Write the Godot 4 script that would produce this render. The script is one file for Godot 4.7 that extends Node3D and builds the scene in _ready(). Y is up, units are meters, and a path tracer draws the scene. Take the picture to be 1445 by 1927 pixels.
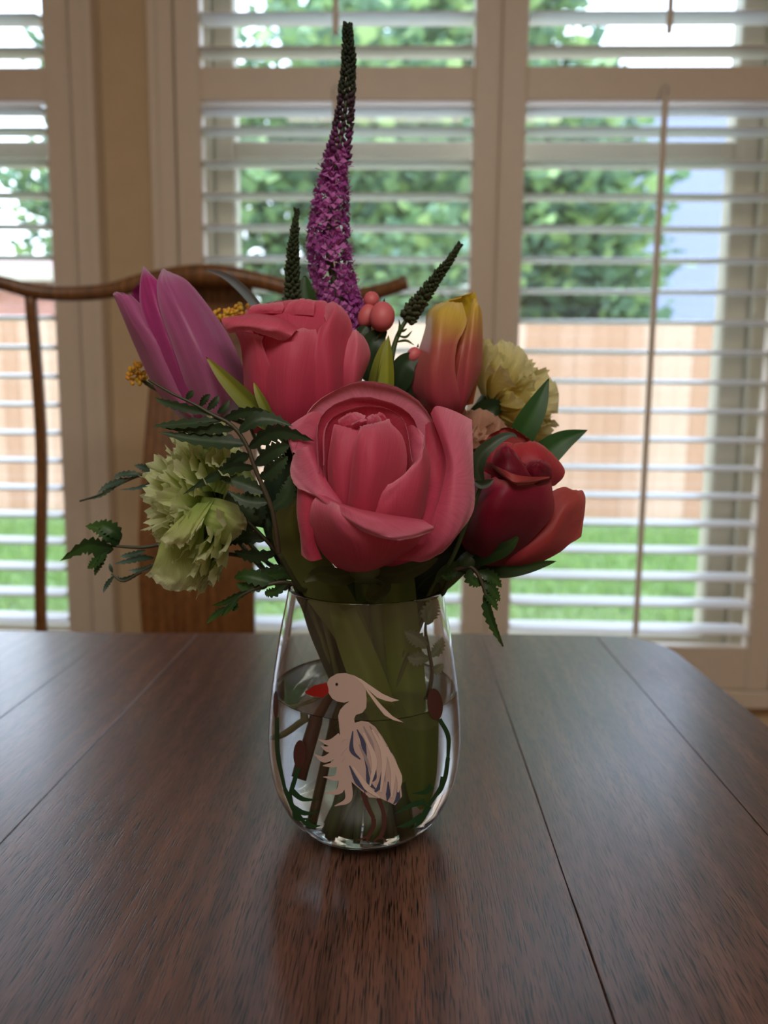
extends Node3D
# A bouquet in a painted stemless glass on a dark wooden table, shuttered windows behind.

const FPX := 1400.0
const TOP := 0.75                     # table top height
const WALL := -1.17                   # room face of the window wall
var cam_b: Basis
var cam_o: Vector3
var rng := RandomNumberGenerator.new()
var wav := FastNoiseLite.new()
var M := {}
var VEIN: ImageTexture

func _ready() -> void:
	rng.seed = 7
	wav.seed = 3
	wav.frequency = 1.0
	# ---- camera -------------------------------------------------------------
	cam_b = Basis(Vector3.UP, deg_to_rad(1.5)) * Basis(Vector3.RIGHT, deg_to_rad(-7.5)) * Basis(Vector3.BACK, deg_to_rad(0.6))
	cam_o = Vector3(0.0175, 0.9534, 0.3495)
	var cam := Camera3D.new()
	cam.name = "camera"
	cam.transform = Transform3D(cam_b, cam_o)
	cam.near = 0.02
	cam.far = 200.0
	var lens := CameraAttributesPhysical.new()
	lens.frustum_focal_length = 12.0 / tan(atan(963.5 / FPX))
	lens.frustum_focus_distance = 0.315
	lens.frustum_near = 0.02
	lens.frustum_far = 200.0
	lens.exposure_aperture = 5.2
	cam.attributes = lens
	cam.fov = rad_to_deg(2.0 * atan(963.5 / FPX))
	add_child(cam)
	# ---- sky, exposure ------------------------------------------------------
	var we := WorldEnvironment.new()
	we.name = "world_environment"
	var env := Environment.new()
	var skym := ProceduralSkyMaterial.new()
	skym.sky_top_color = Color(0.80, 0.89, 1.0)
	skym.sky_horizon_color = Color(0.97, 0.98, 1.0)
	skym.ground_horizon_color = Color(0.75, 0.76, 0.74)
	skym.ground_bottom_color = Color(0.5, 0.52, 0.46)
	var sky := Sky.new()
	sky.sky_material = skym
	env.background_mode = Environment.BG_SKY
	env.sky = sky
	env.background_energy_multiplier = 6.3
	env.tonemap_mode = Environment.TONE_MAPPER_LINEAR
	env.tonemap_exposure = 1.0
	env.sdfgi_enabled = true
	env.ssao_enabled = true
	env.ssil_enabled = true
	we.environment = env
	add_child(we)
	# ---- ceiling lamp behind the camera ------------------------------------
	ceiling_lamp(Vector3(0.1, 2.6, 1.5), Vector2(1.5, 1.1), 3.3, Color(1.0, 0.97, 0.92))
	make_materials()
	build_room()
	build_windows()
	build_outdoors()
	build_table()
	build_chair()
	build_vase()
	build_roses()
	build_tulips()
	build_carnations()
	build_spikes()
	build_fillers()
	build_ferns()

# ============================ helpers =======================================
func ray(x: float, y: float) -> Vector3:
	return cam_b * Vector3((x - 722.5) / FPX, -(y - 963.5) / FPX, -1.0)

func K(x: float, y: float, z: float, d0: float) -> Vector3:
	return cam_o + ray(x, y) * (d0 * (1.0 - z / FPX))

func lin(c: Color) -> Color:
	return c.srgb_to_linear()

func rgb(r: int, g: int, b: int) -> Color:
	return Color(r / 255.0, g / 255.0, b / 255.0)

func mat(c: Color, rough := 0.7, spec := 0.5) -> StandardMaterial3D:
	var m := StandardMaterial3D.new()
	m.albedo_color = c
	m.roughness = rough
	m.metallic_specular = spec
	m.cull_mode = BaseMaterial3D.CULL_DISABLED
	return m

func petal_mat(through: float, rough := 0.55, veins := true) -> StandardMaterial3D:
	var m := mat(Color.WHITE, rough, 0.35)
	m.vertex_color_use_as_albedo = true
	if veins:
		m.albedo_texture = VEIN
	if through > 0.0:
		m.backlight_enabled = true
		m.backlight = Color(through, through, through).linear_to_srgb()
	m.rim_enabled = true
	m.rim = 0.25
	m.rim_tint = 0.6
	return m

func tag(o: Node, label: String, category: String, group := "", kind := "") -> void:
	if label: o.set_meta("label", label)
	if category: o.set_meta("category", category)
	if group: o.set_meta("group", group)
	if kind: o.set_meta("kind", kind)

func numbered(called: String) -> String:
	if not has_node(NodePath(called)):
		return called
	var k := 1
	while has_node(NodePath("%s_%03d" % [called, k])):
		k += 1
	return "%s_%03d" % [called, k]

func thing(called: String, label: String, category: String, base: Vector3, group := "", kind := "") -> Node3D:
	var o := Node3D.new()
	o.name = numbered(called)
	o.position = base
	add_child(o)
	tag(o, label, category, group, kind)
	return o

# a mesh in world coordinates as a part of `parent` (or on its own)
func part(parent: Node3D, called: String, mesh: Mesh, m: Material, label := "") -> MeshInstance3D:
	var o := MeshInstance3D.new()
	o.mesh = mesh
	o.material_override = m
	var names := {}
	for c in parent.get_children():
		names[str(c.name)] = true
	var nm := called
	var k := int(parent.get_meta("n_" + called, 0))
	if k > 0:
		nm = "%s_%03d" % [called, k]
	parent.set_meta("n_" + called, k + 1)
	o.name = nm
	parent.add_child(o)
	if parent != self:
		o.position = -origin_of(parent)
	if label: o.set_meta("label", label)
	return o

func origin_of(n: Node3D) -> Vector3:
	var p := Vector3.ZERO
	var q: Node = n
	while q != self and q is Node3D:
		p += (q as Node3D).position
		q = q.get_parent()
	return p

func arrays_mesh(v: PackedVector3Array, n: PackedVector3Array, uv: PackedVector2Array, col: PackedColorArray, idx: PackedInt32Array) -> ArrayMesh:
	var a := []
	a.resize(Mesh.ARRAY_MAX)
	a[Mesh.ARRAY_VERTEX] = v
	a[Mesh.ARRAY_NORMAL] = n
	if uv.size(): a[Mesh.ARRAY_TEX_UV] = uv
	if col.size(): a[Mesh.ARRAY_COLOR] = col
	a[Mesh.ARRAY_INDEX] = idx
	var m := ArrayMesh.new()
	m.add_surface_from_arrays(Mesh.PRIMITIVE_TRIANGLES, a)
	return m

# a grid of points, (nu + 1) by (nv + 1), as a smooth sheet
func sheet(p: PackedVector3Array, nu: int, nv: int, col: PackedColorArray, wrap := false) -> ArrayMesh:
	var n := PackedVector3Array()
	var uv := PackedVector2Array()
	var idx := PackedInt32Array()
	var w := nu + 1
	for j in nv + 1:
		for i in w:
			var i0 := maxi(i - 1, 0)
			var i1 := mini(i + 1, nu)
			if wrap and (i == 0 or i == nu):
				i0 = nu - 1
				i1 = 1
			var du := p[j * w + i1] - p[j * w + i0]
			var dv := p[mini(j + 1, nv) * w + i] - p[maxi(j - 1, 0) * w + i]
			var nn := dv.cross(du)
			n.append(nn.normalized() if nn.length_squared() > 1e-18 else Vector3.UP)
			uv.append(Vector2(float(i) / nu, 1.0 - float(j) / nv))
	for j in nv:
		for i in nu:
			var a := j * w + i
			idx.append_array([a, a + 1, a + w, a + 1, a + w + 1, a + w])
	return arrays_mesh(p, n, uv, col, idx)

func spl(p: PackedVector3Array, t: float) -> Vector3:
	var n := p.size() - 1
	if n == 0:
		return p[0]
	var f := clampf(t, 0.0, 1.0) * n
	var i := mini(int(f), n - 1)
	var a := p[i]
	var b := p[i + 1]
	var pre := p[i - 1] if i > 0 else a * 2.0 - b
	var post := p[i + 2] if i < n - 1 else b * 2.0 - a
	return a.cubic_interpolate(b, pre, post, f - i)

func flt(p: Array, t: float) -> float:
	var n := p.size() - 1
	var f := clampf(t, 0.0, 1.0) * n
	var i := mini(int(f), n - 1)
	return lerpf(p[i], p[i + 1], smoothstep(0.0, 1.0, f - i))

func ramp(stops: Array, t: float) -> Color:
	var n := stops.size() - 1
	if n == 0:
		return stops[0]
	var f := clampf(t, 0.0, 1.0) * n
	var i := mini(int(f), n - 1)
	return (stops[i] as Color).lerp(stops[i + 1], f - i)

# points given as picture places plus a height towards the viewer, at distance d0
func pts(d0: float, a: Array) -> PackedVector3Array:
	var r := PackedVector3Array()
	for k in range(0, a.size(), 3):
		r.append(K(a[k], a[k + 1], a[k + 2], d0))
	return r

# a petal through a grid of places, rows from base to rim
func petal(d0: float, rows: Array, stops: Array, wobble := 1.2, nu := 16, nv := 16, edge: Color = Color(0, 0, 0, 0)) -> ArrayMesh:
	var s := d0 / FPX
	var sampled := []
	for r in rows:
		var q := pts(d0, r)
		var line := PackedVector3Array()
		for i in nu + 1:
			line.append(spl(q, float(i) / nu))
		sampled.append(line)
	var p := PackedVector3Array()
	var col := PackedColorArray()
	var sd := rng.randf() * 100.0
	for j in nv + 1:
		for i in nu + 1:
			var c := PackedVector3Array()
			for line in sampled:
				c.append(line[i])
			var v := float(j) / nv
			var u := float(i) / nu
			var q := spl(c, v)
			var away := (q - cam_o).normalized()
			var e := v * v
			q += away * wav.get_noise_3d(u * 2.6 + sd, v * 2.0, sd) * wobble * s * 6.0 * (0.3 + e)
			q += cam_b.y * wav.get_noise_3d(u * 9.0 + sd, 5.0, sd) * wobble * s * 3.0 * e * e
			p.append(q)
			var cc := ramp(stops, v)
			if edge.a > 0.0:
				var k := maxf(smoothstep(0.82, 1.0, v), 0.7 * smoothstep(0.8, 1.0, absf(u * 2.0 - 1.0)) * v)
				cc = cc.lerp(edge, k * edge.a)
			col.append(cc)
	return sheet(p, nu, nv, col)

func tube(path: PackedVector3Array, radii: Array, sides := 8, seg := 14, stops := [Color.WHITE], flat := 1.0) -> ArrayMesh:
	var p := PackedVector3Array()
	var col := PackedColorArray()
	var up := Vector3(0.3, 0.2, 0.93)
	for j in seg + 1:
		var t := float(j) / seg
		var c := spl(path, t)
		var d := (spl(path, t + 0.01) - spl(path, t - 0.01)).normalized()
		var a := d.cross(up).normalized()
		var b := a.cross(d).normalized()
		var r := flt(radii, t)
		for i in sides + 1:
			var g := TAU * i / sides
			p.append(c + a * cos(g) * r + b * sin(g) * r * flat)
			col.append(ramp(stops, t))
	# close the ends
	var q := PackedVector3Array()
	var qc := PackedColorArray()
	for i in sides + 1:
		q.append(spl(path, 0.0))
		qc.append(stops[0])
	q.append_array(p)
	qc.append_array(col)
	for i in sides + 1:
		q.append(spl(path, 1.0))
		qc.append(stops[stops.size() - 1])
	return sheet(q, sides, seg + 2, qc, true)

# profile of (radius, height) turned round an axis through `at`
func lathe(profile: Array, at: Vector3, sides := 64, col := Color.WHITE) -> ArrayMesh:
	var p := PackedVector3Array()
	var cc := PackedColorArray()
	for q in profile:
		for i in sides + 1:
			var g := TAU * i / sides
			p.append(at + Vector3(cos(g) * q.x, q.y, sin(g) * q.x))
			cc.append(col)
	return sheet(p, sides, profile.size() - 1, cc, true)

func smooth_profile(ctrl: Array, n: int) -> Array:
	var q := PackedVector3Array()
	for c in ctrl:
		q.append(Vector3(c.x, c.y, 0))
	var out := []
	for i in n + 1:
		var v := spl(q, float(i) / n)
		out.append(Vector2(maxf(v.x, 0.0), v.y))
	return out

func box_into(st: SurfaceTool, lo: Vector3, hi: Vector3, ch := 0.0015) -> void:
	# a chamfered box: six faces, twelve bevels, eight corners
	var c := (lo + hi) / 2.0
	var h := (hi - lo) / 2.0
	ch = minf(ch, minf(h.x, minf(h.y, h.z)) * 0.6)
	for ax in 3:
		for s in [-1.0, 1.0]:
			var q := []
			for k in [[-1, -1], [1, -1], [1, 1], [-1, 1]]:
				var v := Vector3.ZERO
				v[ax] = s * h[ax]
				v[(ax + 1) % 3] = k[0] * (h[(ax + 1) % 3] - ch)
				v[(ax + 2) % 3] = k[1] * (h[(ax + 2) % 3] - ch)
				q.append(c + v)
			quad(st, q, s < 0)
		for s1 in [-1.0, 1.0]:
			for s2 in [-1.0, 1.0]:
				var b := (ax + 1) % 3
				var d := (ax + 2) % 3
				var q := []
				for k in [[-1, 0], [1, 0], [1, 1], [-1, 1]]:
					var v := Vector3.ZERO
					v[ax] = k[0] * (h[ax] - ch)
					v[b] = s1 * (h[b] - (ch if k[1] == 1 else 0.0))
					v[d] = s2 * (h[d] - (0.0 if k[1] == 1 else ch))
					q.append(c + v)
				quad(st, q, s1 * s2 > 0)
	for sx in [-1.0, 1.0]:
		for sy in [-1.0, 1.0]:
			for sz in [-1.0, 1.0]:
				var a := c + Vector3(sx * h.x, sy * (h.y - ch), sz * (h.z - ch))
				var b := c + Vector3(sx * (h.x - ch), sy * h.y, sz * (h.z - ch))
				var d := c + Vector3(sx * (h.x - ch), sy * (h.y - ch), sz * h.z)
				var q := [a, b, d] if sx * sy * sz < 0 else [a, d, b]
				for v in q: st.add_vertex(v)

func quad(st: SurfaceTool, q: Array, flip: bool) -> void:
	var o := [0, 1, 2, 0, 2, 3] if flip else [0, 2, 1, 0, 3, 2]
	for k in o: st.add_vertex(q[k])

func begin() -> SurfaceTool:
	var st := SurfaceTool.new()
	st.begin(Mesh.PRIMITIVE_TRIANGLES)
	st.set_smooth_group(-1)
	return st

func box(lo: Vector3, hi: Vector3, ch := 0.0015) -> ArrayMesh:
	var st := begin()
	box_into(st, lo, hi, ch)
	st.generate_normals()
	return st.commit()

func boxes(list: Array, ch := 0.0015) -> ArrayMesh:
	var st := begin()
	for b in list: box_into(st, b[0], b[1], ch)
	st.generate_normals()
	return st.commit()

func struct(called: String, mesh: Mesh, m: Material) -> MeshInstance3D:
	var o := MeshInstance3D.new()
	o.mesh = mesh
	o.material_override = m
	o.name = called
	o.set_meta("kind", "structure")
	add_child(o)
	return o

func noise_img(w: int, h: int, f: Callable) -> Image:
	var d := PackedByteArray()
	d.resize(w * h * 3)
	var k := 0
	for y in h:
		for x in w:
			var c: Color = f.call(x, y)
			d[k] = int(clampf(c.r, 0, 1) * 255.0)
			d[k + 1] = int(clampf(c.g, 0, 1) * 255.0)
			d[k + 2] = int(clampf(c.b, 0, 1) * 255.0)
			k += 3
	return Image.create_from_data(w, h, false, Image.FORMAT_RGB8, d)

# ============================ materials =====================================
func make_materials() -> void:
	var nz := FastNoiseLite.new()
	nz.seed = 11
	nz.frequency = 1.0
	VEIN = ImageTexture.create_from_image(noise_img(256, 128, func(x, y):
		var fan: float = (x - 128.0) / (0.35 + 0.65 * (1.0 - y / 128.0))
		var g: float = 0.93 + 0.06 * nz.get_noise_2d(fan * 0.16, y * 0.012) + 0.035 * nz.get_noise_2d(fan * 0.5 + 40.0, y * 0.03)
		return Color(g, g, g)))
	# table wood: broad bands, fine fibres and short dark pores, all running along v
	var w1 := FastNoiseLite.new()
	w1.seed = 21
	w1.frequency = 1.0
	w1.fractal_octaves = 3
	var w2 := FastNoiseLite.new()
	w2.seed = 22
	w2.frequency = 1.0
	w2.fractal_octaves = 2
	var grain := func(x: float, y: float) -> float:
		var warp: float = w2.get_noise_2d(x * 0.006, y * 0.004) * 14.0
		var broad: float = w1.get_noise_2d((x + warp) * 0.018, y * 0.0016)
		var fine: float = w2.get_noise_2d(x * 0.22, y * 0.011)
		var pore: float = w2.get_noise_2d(x * 0.36 + 300.0, y * 0.026 + 90.0)
		var g: float = 0.66 + 0.20 * broad + 0.10 * fine
		if pore > 0.2:
			g -= (pore - 0.2) * 1.5
		return g
	# the last part of the picture fades into what comes before its start, so that it repeats without a seam
	var img := noise_img(1024, 1024, func(x, y):
		var g: float = grain.call(x, y)
		var fx := clampf((x - 844.0) / 180.0, 0.0, 1.0)
		var fy := clampf((y - 784.0) / 240.0, 0.0, 1.0)
		if fx > 0.0: g = lerpf(g, grain.call(x - 1024.0, y), fx)
		if fy > 0.0:
			var h: float = grain.call(x, y - 1024.0)
			if fx > 0.0: h = lerpf(h, grain.call(x - 1024.0, y - 1024.0), fx)
			g = lerpf(g, h, fy)
		return Color(g, g * 0.985, g * 0.97))
	var tex := ImageTexture.create_from_image(img)
	for k in 5:
		var m := mat([rgb(144, 98, 82), rgb(151, 99, 82), rgb(139, 92, 78), rgb(145, 102, 88), rgb(141, 97, 83)][k], 0.34, 0.5)
		m.albedo_texture = tex
		m.uv1_triplanar = true
		m.uv1_world_triplanar = true
		m.uv1_scale = Vector3(3.9, 3.9, 1.9)
		m.uv1_offset = Vector3(k * 0.37, k * 0.2, k * 0.61)
		m.heightmap_enabled = true
		m.heightmap_texture = tex
		m.heightmap_scale = 0.012
		m.clearcoat_enabled = true
		m.clearcoat = 1.0
		m.clearcoat_roughness = 0.24
		M["board%d" % k] = m
	var cw := mat(rgb(200, 138, 84), 0.3, 0.55)
	cw.albedo_texture = tex
	cw.uv1_triplanar = true
	cw.uv1_scale = Vector3(5, 1.6, 5)
	M.chair = cw
	M.wall = noisy(rgb(214, 190, 156), 0.85, 0.03, 2.0)
	M.ceiling = noisy(rgb(236, 232, 224), 0.9, 0.02, 2.0)
	M.paint = noisy(rgb(226, 212, 196), 0.42, 0.02, 3.0)
	M.louver = noisy(rgb(242, 241, 243), 0.3, 0.02, 3.0)
	M.vinyl = mat(rgb(196, 188, 168), 0.45)
	M.steel = mat(rgb(190, 190, 188), 0.3)
	M.steel.metallic = 0.9
	var fl := noisy(rgb(120, 78, 48), 0.4, 0.15, 2.0)
	M.floor = fl
	var pane := StandardMaterial3D.new()
	pane.albedo_color = Color(1, 1, 1, 0.02)
	pane.transparency = BaseMaterial3D.TRANSPARENCY_ALPHA
	pane.roughness = 0.0
	M.pane = pane
	var glass := StandardMaterial3D.new()
	glass.albedo_color = Color(1, 1, 1, 0.0)
	glass.roughness = 0.0
	glass.refraction_enabled = true
	glass.refraction_scale = 0.05
	M.glass = glass
	var water := StandardMaterial3D.new()
	water.albedo_color = Color(0.99, 1.0, 0.99, 0.0)
	water.roughness = 0.0
	water.refraction_enabled = true
	water.refraction_scale = 0.033
	M.water = water
	M.pink = petal_mat(0.55, 0.55)
	M.red = petal_mat(0.3, 0.5)
	M.tulip = petal_mat(0.4, 0.38)
	M.frill = petal_mat(1.0, 0.7)
	M.leaf = petal_mat(0.22, 0.4, false)
	M.leaf.rim_enabled = false
	M.stem = mat(Color.WHITE, 0.5)
	M.stem.vertex_color_use_as_albedo = true
	M.berry = mat(Color.WHITE, 0.5)
	M.berry.vertex_color_use_as_albedo = true
	M.berry.subsurf_scatter_enabled = false
	M.spike = petal_mat(0.6, 0.6, false)

func noisy(c: Color, rough: float, amount: float, scale: float) -> StandardMaterial3D:
	var m := mat(c, rough)
	var n := NoiseTexture2D.new()
	n.width = 256
	n.height = 256
	n.seamless = true
	var f := FastNoiseLite.new()
	f.seed = int(c.r * 255.0)
	f.frequency = 0.03
	n.noise = f
	var gr := Gradient.new()
	gr.set_color(0, Color(1.0 - amount, 1.0 - amount, 1.0 - amount))
	gr.set_color(1, Color.WHITE)
	n.color_ramp = gr
	m.albedo_texture = n
	m.uv1_triplanar = true
	m.uv1_world_triplanar = true
	m.uv1_scale = Vector3.ONE * scale
	return m

# ============================ room ==========================================
func ceiling_lamp(at: Vector3, size: Vector2, energy: float, c: Color) -> void:
	var o := thing("ceiling_lamp", "flat square white ceiling lamp panel above the near end of the table", "lamp", at)
	var fr := mat(rgb(235, 233, 228), 0.5)
	var hx := size.x / 2
	var hz := size.y / 2
	part(o, "frame", boxes([[at + Vector3(-hx - .03, -.04, -hz - .03), at + Vector3(hx + .03, -.001, -hz)], [at + Vector3(-hx - .03, -.04, hz), at + Vector3(hx + .03, -.001, hz + .03)], [at + Vector3(-hx - .03, -.04, -hz), at + Vector3(-hx, -.001, hz)], [at + Vector3(hx, -.04, -hz), at + Vector3(hx + .03, -.001, hz)]]), fr)
	var glow := mat(Color(1, 1, 1), 0.6)
	glow.emission_enabled = true
	glow.emission = c
	glow.emission_energy_multiplier = 0.5
	part(o, "lamp_diffuser", box(at + Vector3(-hx, -.025, -hz), at + Vector3(hx, -.005, hz)), glow)
	var l := AreaLight3D.new()
	l.name = "lamp_light"
	l.area_size = size
	l.light_energy = energy
	l.light_color = c
	l.shadow_enabled = true
	l.set("area_range", 12.0)
	l.set("area_attenuation", 2.0)
	l.position = Vector3(0, -0.045, 0)
	l.rotation_degrees = Vector3(-90, 0, 0)
	o.add_child(l)

func build_room() -> void:
	var x0 := -2.2
	var x1 := 2.2
	var z1 := 3.2
	var h := 2.6
	# the floor, in planks
	var fl := struct("floor", box(Vector3(x0 - .2, -.12, WALL - .2), Vector3(x1 + .2, -.012, z1 + .2)), M.floor)
	var x := x0
	while x < x1 - 0.01:
		part(fl, "plank", box(Vector3(x + .0008, -.011, WALL), Vector3(x + .1092, 0.0, z1), .001), M.floor)
		x += 0.11
	struct("ceiling", box(Vector3(x0 - .2, h, WALL - .2), Vector3(x1 + .2, h + .15, z1 + .2)), M.ceiling)
	struct("wall_left", box(Vector3(x0 - .2, 0, WALL - .2), Vector3(x0, h, z1 + .2)), M.wall)
	struct("wall_right", box(Vector3(x1, 0, WALL - .2), Vector3(x1 + .2, h, z1 + .2)), M.wall)
	struct("wall_front", box(Vector3(x0, 0, z1), Vector3(x1, h, z1 + .2)), M.wall)
	# the window wall, round two openings
	struct("wall_back", boxes([
		[Vector3(x0, 0, WALL - .2), Vector3(x1, .405, WALL)],
		[Vector3(x0, 2.13, WALL - .2), Vector3(x1, h, WALL)],
		[Vector3(x0, .405, WALL - .2), Vector3(-1.25, 2.13, WALL)],
		[Vector3(-.63, .405, WALL - .2), Vector3(-.43, 2.13, WALL)],
		[Vector3(.775, .405, WALL - .2), Vector3(x1, 2.13, WALL)]], .0005), M.wall)
	struct("baseboard_back", boxes([[Vector3(x0, 0, WALL), Vector3(x1, .11, WALL + .014)], [Vector3(x0, .11, WALL), Vector3(x1, .125, WALL + .008)]]), M.paint)
	struct("baseboard_left", box(Vector3(x0, 0, WALL + .015), Vector3(x0 + .014, .12, z1)), M.paint)
	struct("baseboard_right", box(Vector3(x1 - .014, 0, WALL + .015), Vector3(x1, .12, z1)), M.paint)

func louver_mesh(x0: float, x1: float, y: float, tilt: float) -> ArrayMesh:
	# an elliptical blade, 63 mm deep; its far edge sits higher than its near edge
	var p := PackedVector3Array()
	var z := WALL + 0.018
	var n := 20
	for e in 4:
		var xx := x0 if e < 2 else x1
		var sc := 0.0 if e == 0 or e == 3 else 1.0
		for i in n + 1:
			var g := TAU * i / n
			var a := cos(g) * 0.0315 * sc
			var b := sin(g) * 0.0052 * sc * (1.0 - 0.25 * absf(cos(g)))
			p.append(Vector3(xx, y + 0.002 - a * sin(tilt) + b * cos(tilt), z + a * cos(tilt) + b * sin(tilt)))
	return sheet(p, n, 3, PackedColorArray(), true)

func shutter(x0: float, x1: float, label: String, rod_x: float) -> void:
	var o := thing("shutter_panel", label, "shutter", Vector3((x0 + x1) / 2, .40, WALL), "white louvered shutter panels on the windows")
	var zb := WALL + .004
	var zf := WALL + .032
	var st := 0.0495
	for s in [[x0, x0 + st], [x1 - st, x1]]:
		var mm := boxes([[Vector3(s[0], .40, zb), Vector3(s[1], 2.13, zf)], [Vector3(s[0] + .004, .40, zf), Vector3(s[1] - .006, 2.13, zf + .002)]], .002)
		part(o, "stile", mm, M.paint)
	var a := x0 + st
	var b := x1 - st
	part(o, "rail", box(Vector3(a, .40, zb), Vector3(b, .4885, zf), .002), M.paint, "bottom rail")
	part(o, "rail", box(Vector3(a, 1.5385, zb), Vector3(b, 1.5985, zf), .002), M.paint, "dividing rail")
	part(o, "rail", box(Vector3(a, 2.06, zb), Vector3(b, 2.13, zf), .002), M.paint, "top rail")
	var tilt := deg_to_rad(4.5)
	var ys := []
	for i in 18:
		ys.append(1.4846 - .0594 * i + .00016 * i * i)
	ys.append(1.5215)
	for i in 8:
		ys.append(1.6262 + .0588 * i)
	for y in ys:
		part(o, "louver", louver_mesh(a + .002, b - .002, y, tilt), M.louver)
	for seg in [[.52, 1.535], [1.640, 2.04]]:
		var rod := part(o, "tilt_rod", box(Vector3(rod_x - .0055, seg[0], WALL + .053), Vector3(rod_x + .0055, seg[1], WALL + .064), .003), M.paint)
		var st2 := begin()
		for y in ys:
			if y > seg[0] and y < seg[1]:
				box_into(st2, Vector3(rod_x - .0012, y - .006, WALL + .046), Vector3(rod_x + .0012, y + .004, WALL + .056), .0004)
		st2.generate_normals()
		var sp := part(rod, "staples", st2.commit(), M.steel)
		sp.set_meta("kind", "stuff")
	# the wire hook that catches the head of the lower rod
	var q := PackedVector3Array([Vector3(rod_x - .006, 1.535, WALL + .034), Vector3(rod_x - .006, 1.548, WALL + .052), Vector3(rod_x, 1.556, WALL + .054), Vector3(rod_x + .006, 1.548, WALL + .052), Vector3(rod_x + .006, 1.535, WALL + .034)])
	part(o, "hook", tube(q, [.0014, .0014], 8, 20), M.steel, "small wire hook")

func build_windows() -> void:
	shutter(-.4255, .1878, "louvered white shutter panel in the middle, directly behind the bouquet", -.118)
	shutter(.1885, .7715, "louvered white shutter panel to the right of the bouquet, its tilt rod in full view", .486)
	shutter(-1.245, -.6265, "louvered white shutter panel at the left edge, behind the left chair post", -.94)
	# frames the shutters hang in
	for f in [[-.43, .7755, "trim_1"], [-1.25, -.62, "trim_2"]]:
		var a: float = f[0]
		var b: float = f[1]
		var zf := WALL + .038
		struct(f[2], boxes([[Vector3(a - .043, .36, WALL), Vector3(a + .003, 2.175, zf)], [Vector3(b - .003, .36, WALL), Vector3(b + .043, 2.175, zf)],
			[Vector3(a + .003, .36, WALL), Vector3(b - .003, .398, zf)], [Vector3(a + .003, 2.132, WALL), Vector3(b - .003, 2.175, zf)],
			[Vector3(a - .043, .36, zf), Vector3(a - .026, 2.175, zf + .006)], [Vector3(b + .026, .36, zf), Vector3(b + .043, 2.175, zf + .006)]], .003), M.paint)
	# the glazed windows behind them
	var n := 1
	for f in [[-.43, .775, -.340, .678], [-1.25, -.63, -1.17, -.70]]:
		var a: float = f[0]
		var b: float = f[1]
		var ga: float = f[2]
		var gb: float = f[3]
		var z0 := WALL - .16
		var z1 := WALL - .07
		var w := struct("window_%d" % n, boxes([[Vector3(a, .405, z0), Vector3(a + .045, 2.13, z1)], [Vector3(b - .045, .405, z0), Vector3(b, 2.13, z1)],
			[Vector3(a + .045, .405, z0), Vector3(b - .045, .44, z1)], [Vector3(a + .045, 2.08, z0), Vector3(b - .045, 2.13, z1)]], .002), M.vinyl)
		part(w, "sash", boxes([[Vector3(a + .045, .44, z0 + .02), Vector3(ga, 2.08, z1 - .02)], [Vector3(gb, .44, z0 + .02), Vector3(b - .045, 2.08, z1 - .02)],
			[Vector3(ga, .44, z0 + .02), Vector3(gb, .475, z1 - .02)], [Vector3(ga, 2.05, z0 + .02), Vector3(gb, 2.08, z1 - .02)]], .004), M.vinyl)
		part(w, "meeting_rail", box(Vector3(ga, 1.474, z0 + .015), Vector3(gb, 1.508, z1 - .02), .003), M.vinyl)
		part(w, "pane", box(Vector3(ga, .475, z0 + .042), Vector3(gb, 1.474, z0 + .046), .0005), M.pane)
		part(w, "pane", box(Vector3(ga, 1.508, z0 + .042), Vector3(gb, 2.05, z0 + .046), .0005), M.pane)
		n += 1

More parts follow.
